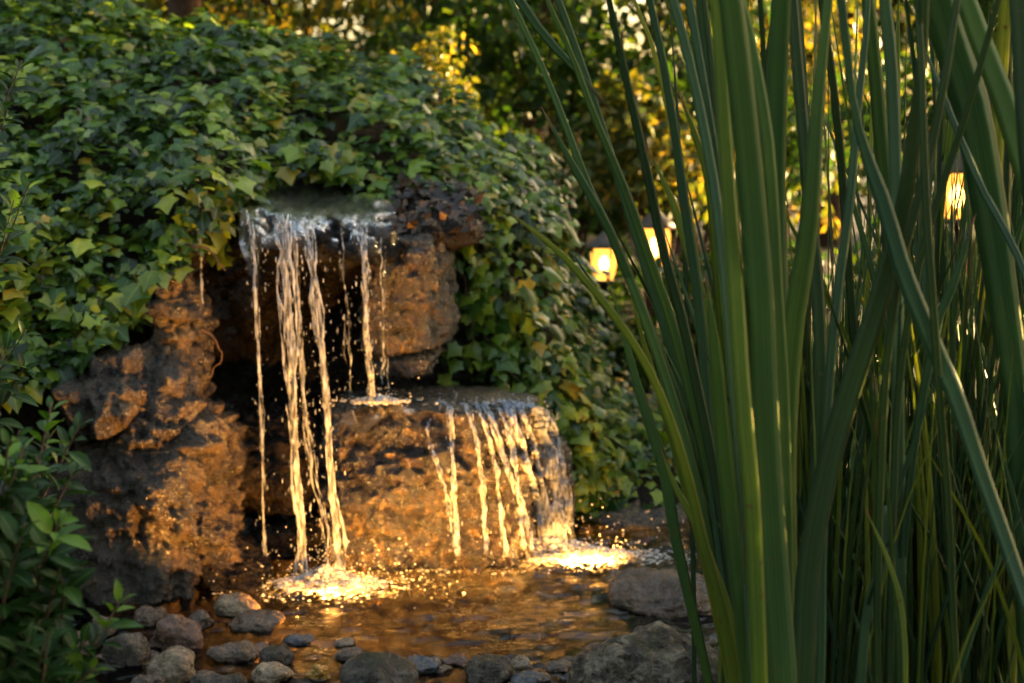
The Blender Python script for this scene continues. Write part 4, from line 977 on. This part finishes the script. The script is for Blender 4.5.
# ------------------------------------------------------------------ leafy shrub at lower left
def shrub(label, base, tips, seed, lsize=(0.04, 0.065), step=0.02):
    rs = np.random.default_rng(seed)
    t = thing('leafy_shrub', label, 'shrub', tuple(base))
    mb = MB(); A = [[], [], [], [], []]
    for (q, light) in tips:
        tip = P(*q); b = base + rs.normal(size=3) * np.array([0.05, 0.05, 0])
        c = catmull([b, b + (tip - b) * np.array([0.4, 0.4, 0.55]) + rs.normal(size=3) * 0.03, b + (tip - b) * np.array([0.75, 0.75, 0.85]) + rs.normal(size=3) * 0.02, tip], 60)
        v, f = tube(c - base, np.linspace(0.005, 0.0012, 60), 6); mb.add(v, f)
        L = np.concatenate([[0], np.cumsum(np.linalg.norm(np.diff(c, axis=0), axis=1))]); n = int(L[-1] * 0.75 / step)
        for i in range(n):
            s = L[-1] - i * step * rs.uniform(0.85, 1.15); k = np.interp(s, L, np.arange(60)); j = int(np.clip(k, 0, 58))
            d = unit(c[j + 1] - c[j]); ph = i * 1.57 + rs.normal() * 0.4
            a = unit(np.cross(d, [0.3, 1, 0.2])); o_ = a * math.cos(ph) + np.cross(d, a) * math.sin(ph)
            for sg in (1, -1):
                td = unit(o_ * sg * (0.9 if i else 0.3) + d * 0.55 + rs.normal(size=3) * 0.15)
                A[0].append(c[j] + td * 0.004); A[1].append(unit(d * 0.6 + np.array([0, -0.25, 0.75]) - td * 0.2 + rs.normal(size=3) * 0.25)); A[2].append(td)
                A[3].append(rs.uniform(*lsize) * (0.6 if i < 2 else 1.0)); A[4].append(np.clip((0.93 if i < 4 and light else 0.45) + rs.normal() * 0.15, 0, 1))
    link('stems', mb.mesh('stems', M['twig']), t)
    a = [np.array(x) for x in A]
    a[1] = unit(a[1] - (a[1] * a[2]).sum(1, keepdims=True) * a[2])
    link('foliage', leaves_mesh('foliage', *a, LONG, M['shrub_leaf'], off=base), t)
b1 = np.array([-0.68, 1.82, 0.0])
rs3 = np.random.default_rng(12)
tips1 = [((122, 598, 2.55), 1), ((80, 425, 2.75), 0), ((52, 402, 2.72), 1), ((20, 430, 2.65), 0), ((75, 470, 2.7), 0), ((70, 520, 2.6), 1), ((95, 668, 2.5), 1), ((40, 620, 2.5), 0), ((60, 575, 2.5), 0), ((10, 480, 2.55), 0), ((85, 640, 2.5), 0)]
tips1 = [((a, b, c * 0.7), l) for (a, b, c), l in tips1]
tips1 += [((rs3.uniform(-60, 62), rs3.uniform(430, 660), rs3.uniform(1.7, 2.05)), int(rs3.random() < 0.4)) for _ in range(56)]
shrub('bushy dark leaved shrub with pale new shoots in the lower left corner', b1, tips1, 71, (0.028, 0.046), 0.015)
tips2 = [((30, 182, 2.95), 1), ((14, 200, 2.9), 0), ((22, 60, 3.0), 0), ((8, 110, 2.9), 0), ((26, 330, 2.9), 1), ((10, 345, 2.85), 0), ((24, 368, 2.9), 0), ((-20, 250, 2.9), 0), ((-10, 160, 2.9), 0), ((-30, 380, 2.8), 0), ((-25, 80, 2.9), 0)]
shrub('taller shrub whose thin leafy shoots poke in at the left edge', np.array([-1.18, 2.95, 0.0]), tips2, 72, step=0.034)

# ------------------------------------------------------------------ garden lanterns
def lantern(label, px, py, Yd, s):
    c = P(px, py, Yd); gz_ = float(ground_z(np.array([c[0]]), np.array([c[1]]))[0])
    t = thing('garden_lantern', label, 'lantern', (c[0], c[1], gz_), 'warm path lanterns')
    h = c[2] - gz_
    def lathe(prof, sides=8):
        z_ = np.array([[0, 0, q[0]] for q in prof]); return tube(z_, [q[1] for q in prof], sides)
    v, f = lathe([(-0.05, 0.016), (h - 0.115 * s, 0.016), (h - 0.115 * s + 0.001, 0.022), (h - 0.1 * s, 0.03)], 10); link('post', make_mesh('post', v, f, M['iron'], False), t)
    v, f = lathe([(h - 0.1 * s, 0.05 * s), (h - 0.085 * s, 0.056 * s), (h - 0.08 * s, 0.05 * s)], 16); link('base', make_mesh('base', v, f, M['iron'], False), t)
    v, f = lathe([(h - 0.079 * s, 0.044 * s), (h - 0.05 * s, 0.056 * s), (h, 0.065 * s), (h + 0.05 * s, 0.066 * s), (h + 0.08 * s, 0.058 * s)], 20); link('glass', make_mesh('glass', v, f, M['lamp_glass']), t)
    v, f = lathe([(h + 0.081 * s, 0.085 * s), (h + 0.09 * s, 0.092 * s), (h + 0.12 * s, 0.06 * s), (h + 0.15 * s, 0.02 * s), (h + 0.165 * s, 0.012 * s)], 16); link('cap', make_mesh('cap', v, f, M['cap'], False), t)
    mb = MB()
    for k in range(4):
        a = k * math.pi / 2 + 0.5; d = np.array([math.cos(a), math.sin(a), 0])
        mb2 = tube(np.array([d * 0.051 * s + [0, 0, h - 0.08 * s], d * 0.067 * s + [0, 0, h + 0.081 * s]]), [0.004, 0.004], 6)
        link('frame_bar', make_mesh('frame_bar', mb2[0], mb2[1], M['iron']), t)
    ld = bpy.data.lights.new('lantern_lamp', 'POINT'); ld.energy = 2.0; ld.color = (1.0, 0.6, 0.22); ld.shadow_soft_size = 0.03
    lo = bpy.data.objects.new('lantern_lamp', ld); COL.objects.link(lo); lo.parent = t; lo.location = (0, 0, h)
    d, f = ico(2); link('bulb', make_mesh('bulb', d * np.array([0.028, 0.028, 0.045]) * s + [0, 0, h], f, M['bulb']), t)
lantern('glowing lantern on a dark post left of the reeds', 604, 264, 6.3, 0.76)
lantern('larger glowing lantern half hidden behind reed leaves', 655, 247, 7.0, 1.0)
lantern('glowing lantern seen as a slit through the reeds at far right', 957, 196, 5.6, 0.95)

# ------------------------------------------------------------------ background shrubs and trees
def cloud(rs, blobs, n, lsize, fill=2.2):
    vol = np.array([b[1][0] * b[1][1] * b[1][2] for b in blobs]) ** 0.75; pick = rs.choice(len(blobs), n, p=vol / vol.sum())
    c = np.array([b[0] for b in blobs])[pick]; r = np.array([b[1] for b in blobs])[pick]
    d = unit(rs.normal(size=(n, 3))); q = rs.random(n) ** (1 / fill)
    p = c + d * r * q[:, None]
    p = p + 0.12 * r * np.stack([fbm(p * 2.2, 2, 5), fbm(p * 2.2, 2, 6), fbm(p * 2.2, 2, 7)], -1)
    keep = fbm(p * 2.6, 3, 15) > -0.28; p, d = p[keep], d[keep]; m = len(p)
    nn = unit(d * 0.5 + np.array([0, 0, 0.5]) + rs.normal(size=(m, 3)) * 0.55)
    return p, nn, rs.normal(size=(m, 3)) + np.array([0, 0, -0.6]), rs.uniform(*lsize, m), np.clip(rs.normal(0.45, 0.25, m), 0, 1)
def bush(name, label, cat, x, y, blobs, n, lsize, mat, seed, trunk=0.02, group=None, height=None, crown='foliage'):
    """blobs relative to the foot: (dx, dy, z, rx, ry, rz)"""
    rs = np.random.default_rng(seed); z = float(ground_z(np.array([x]), np.array([y]))[0]); off = np.array([x, y, z])
    t = thing(name, label, cat, tuple(off), group)
    bl = [(np.array(b[:3]), np.array(b[3:])) for b in blobs]
    link(crown, leaves_mesh(crown, *cloud(rs, bl, n, lsize), KITE, M[mat]), t)
    mb = MB(); top = np.mean([b[0] for b in bl], 0)
    if crown == 'crown':
        fork = np.array([top[0] * 0.3, top[1] * 0.3, top[2] * 0.62])
        v, f = tube(catmull([[0, 0, -0.1], fork * [0.7, 0.3, 0.5], fork], 24), np.linspace(trunk * 1.15, trunk * 0.7, 24), 12); mb.add(v, f)
    for i, b in enumerate(bl):
        if crown == 'crown': s = fork * rs.uniform(0.8, 1.0); r_ = trunk * 0.32
        else: s = rs.normal(size=3) * np.array([trunk, trunk, 0]) * 1.5; s[2] = -0.05; r_ = trunk * 0.5
        c = catmull([s, s + (b[0] - s) * np.array([0.3, 0.3, 0.45]), s + (b[0] - s) * np.array([0.7, 0.7, 0.8]), b[0] + np.array([0, 0, b[1][2] * 0.4])], 20)
        v, f = tube(c, np.linspace(r_, r_ * 0.25, 20), 7); mb.add(v, f)
    link('trunk' if crown == 'crown' else 'stems', mb.mesh('trunk', M['bark']), t)
    return t
rsb = np.random.default_rng(90)
def puff(n, w, d, z0, z1, r):
    return [(rsb.uniform(-w, w), rsb.uniform(-d, d), rsb.uniform(z0, z1), r * rsb.uniform(0.7, 1.2), r * rsb.uniform(0.7, 1.1), r * rsb.uniform(0.6, 1.0)) for _ in range(n)]
def at(px, Yd): return (px - 512) / FPX * Yd
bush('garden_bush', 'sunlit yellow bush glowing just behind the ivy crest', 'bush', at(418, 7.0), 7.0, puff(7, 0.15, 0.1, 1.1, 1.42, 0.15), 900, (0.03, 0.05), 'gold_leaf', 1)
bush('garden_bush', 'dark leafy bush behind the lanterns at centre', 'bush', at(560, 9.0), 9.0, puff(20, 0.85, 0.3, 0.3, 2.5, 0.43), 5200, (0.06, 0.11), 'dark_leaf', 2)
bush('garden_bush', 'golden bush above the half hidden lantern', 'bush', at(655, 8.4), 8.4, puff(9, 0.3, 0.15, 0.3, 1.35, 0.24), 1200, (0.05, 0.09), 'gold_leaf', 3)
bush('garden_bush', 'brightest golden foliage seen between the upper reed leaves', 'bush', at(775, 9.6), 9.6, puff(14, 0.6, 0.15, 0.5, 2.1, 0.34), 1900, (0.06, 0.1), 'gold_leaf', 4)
bush('garden_bush', 'olive bush behind the reeds at the right edge', 'bush', at(1000, 7.2), 7.2, puff(14, 0.5, 0.35, 0.3, 1.7, 0.36), 4200, (0.06, 0.11), 'dark_leaf', 5)
bush('garden_bush', 'olive bush filling the gap behind the lanterns', 'bush', at(700, 9.2), 9.2, puff(14, 0.6, 0.3, 0.1, 1.2, 0.32), 4200, (0.05, 0.09), 'dark_leaf', 10)
bush('garden_bush', 'low green bush on the path side below the lanterns', 'bush', at(690, 6.4), 6.4, puff(12, 0.45, 0.3, 0.05, 0.18, 0.17), 3000, (0.04, 0.08), 'dark_leaf', 6)
bush('garden_bush', 'low shaded bush behind the middle of the reed thicket', 'bush', at(850, 5.6), 5.6, puff(11, 0.5, 0.3, 0.1, 0.5, 0.24), 3200, (0.04, 0.08), 'dark_leaf', 7)
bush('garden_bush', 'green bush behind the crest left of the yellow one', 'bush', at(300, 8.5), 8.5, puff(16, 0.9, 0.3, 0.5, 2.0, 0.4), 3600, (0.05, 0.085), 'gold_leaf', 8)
bush('garden_bush', 'shadowy bush behind the ivy at the top left corner', 'bush', at(60, 8.0), 8.0, puff(13, 0.9, 0.4, 0.4, 1.9, 0.45), 4200, (0.06, 0.1), 'dark_leaf', 9)
# trees
def tree(label, x, y, h, tr, blobs, n, mat, seed, lsize=(0.09, 0.16)):
    t = bush('garden_tree', label, 'tree', x, y, blobs, n, lsize, mat, seed, trunk=tr, crown='crown')
    return t
def crown_blobs(n, w, z0, z1, r): return [(rsb.uniform(-w, w), rsb.uniform(-w, w), rsb.uniform(z0, z1), r * rsb.uniform(0.7, 1.2), r * rsb.uniform(0.7, 1.2), r * rsb.uniform(0.5, 0.9)) for _ in range(n)]
tree('brown trunked tree rising behind the ivy at top left', at(193, 7.4), 7.4, 4.5, 0.10, [(0, 0, 2.6, 0.5, 0.5, 0.4)] + crown_blobs(12, 1.3, 2.3, 4.0, 0.7), 5200, 'dark_leaf', 21)
tree('dark tree far behind the top centre foliage', at(520, 14), 14, 6, 0.13, crown_blobs(18, 1.8, 1.0, 5.0, 0.9), 6500, 'dark_leaf', 22)
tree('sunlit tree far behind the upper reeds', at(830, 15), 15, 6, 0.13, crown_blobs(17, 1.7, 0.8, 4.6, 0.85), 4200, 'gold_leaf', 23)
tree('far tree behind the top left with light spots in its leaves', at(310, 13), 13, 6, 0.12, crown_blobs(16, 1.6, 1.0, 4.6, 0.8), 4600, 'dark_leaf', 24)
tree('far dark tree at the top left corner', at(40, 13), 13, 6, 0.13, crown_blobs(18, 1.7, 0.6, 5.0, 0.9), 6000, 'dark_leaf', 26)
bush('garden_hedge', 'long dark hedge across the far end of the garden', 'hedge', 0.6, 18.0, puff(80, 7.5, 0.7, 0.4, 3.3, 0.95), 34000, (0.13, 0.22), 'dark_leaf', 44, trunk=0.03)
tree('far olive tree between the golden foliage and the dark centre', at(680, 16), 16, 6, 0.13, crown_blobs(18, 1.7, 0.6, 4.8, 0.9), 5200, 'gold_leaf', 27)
tree('tall tree arching over the golden bushes beyond the reeds', 1.6, 12.0, 8, 0.15, crown_blobs(20, 2.4, 3.2, 7.5, 1.2), 9000, 'dark_leaf', 51, (0.14, 0.24))
tree('tall tree arching over the bushes behind the ivy', -2.6, 11.0, 8, 0.15, crown_blobs(20, 2.4, 3.0, 7.5, 1.2), 9000, 'dark_leaf', 52, (0.14, 0.24))
# trees and hedge added at the right to keep low sun off the pond
tree('dense tree added right of the pond beyond the reeds to block the sun', 3.3, 6.35, 5, 0.12, crown_blobs(22, 1.1, 0.3, 4.0, 0.75), 12500, 'dark_leaf', 31, (0.11, 0.19))
tree('tree added right of the reeds to shade the pond', 3.1, 4.0, 5, 0.12, crown_blobs(16, 1.1, 1.3, 3.6, 0.75), 6500, 'dark_leaf', 32)
bush('garden_hedge', 'low clipped hedge added right of the pond to block the sun', 'hedge', 3.0, 4.5, puff(30, 0.5, 1.6, 0.15, 0.9, 0.4), 15000, (0.06, 0.1), 'dark_leaf', 45)

# unseen hedges added to cut side light so that it falls from above
for lb, x, y in [('unseen tall hedge added left of the pond to cut side light', -4.2, 1.5), ('unseen tall hedge added behind the camera to cut front light', -1.8, -3.6), ('unseen tall hedge added behind and to the right to cut front light', 2.6, -3.2)]:
    wx_, wy_ = (0.7, 2.6) if abs(x) > 4 else (2.6, 0.7)
    bush('garden_hedge', lb, 'hedge', x, y, puff(28, wx_, wy_, 0.4, 4.4, 0.95), 7500, (0.14, 0.24), 'dark_leaf', int(60 + x * 3 + y), trunk=0.03)
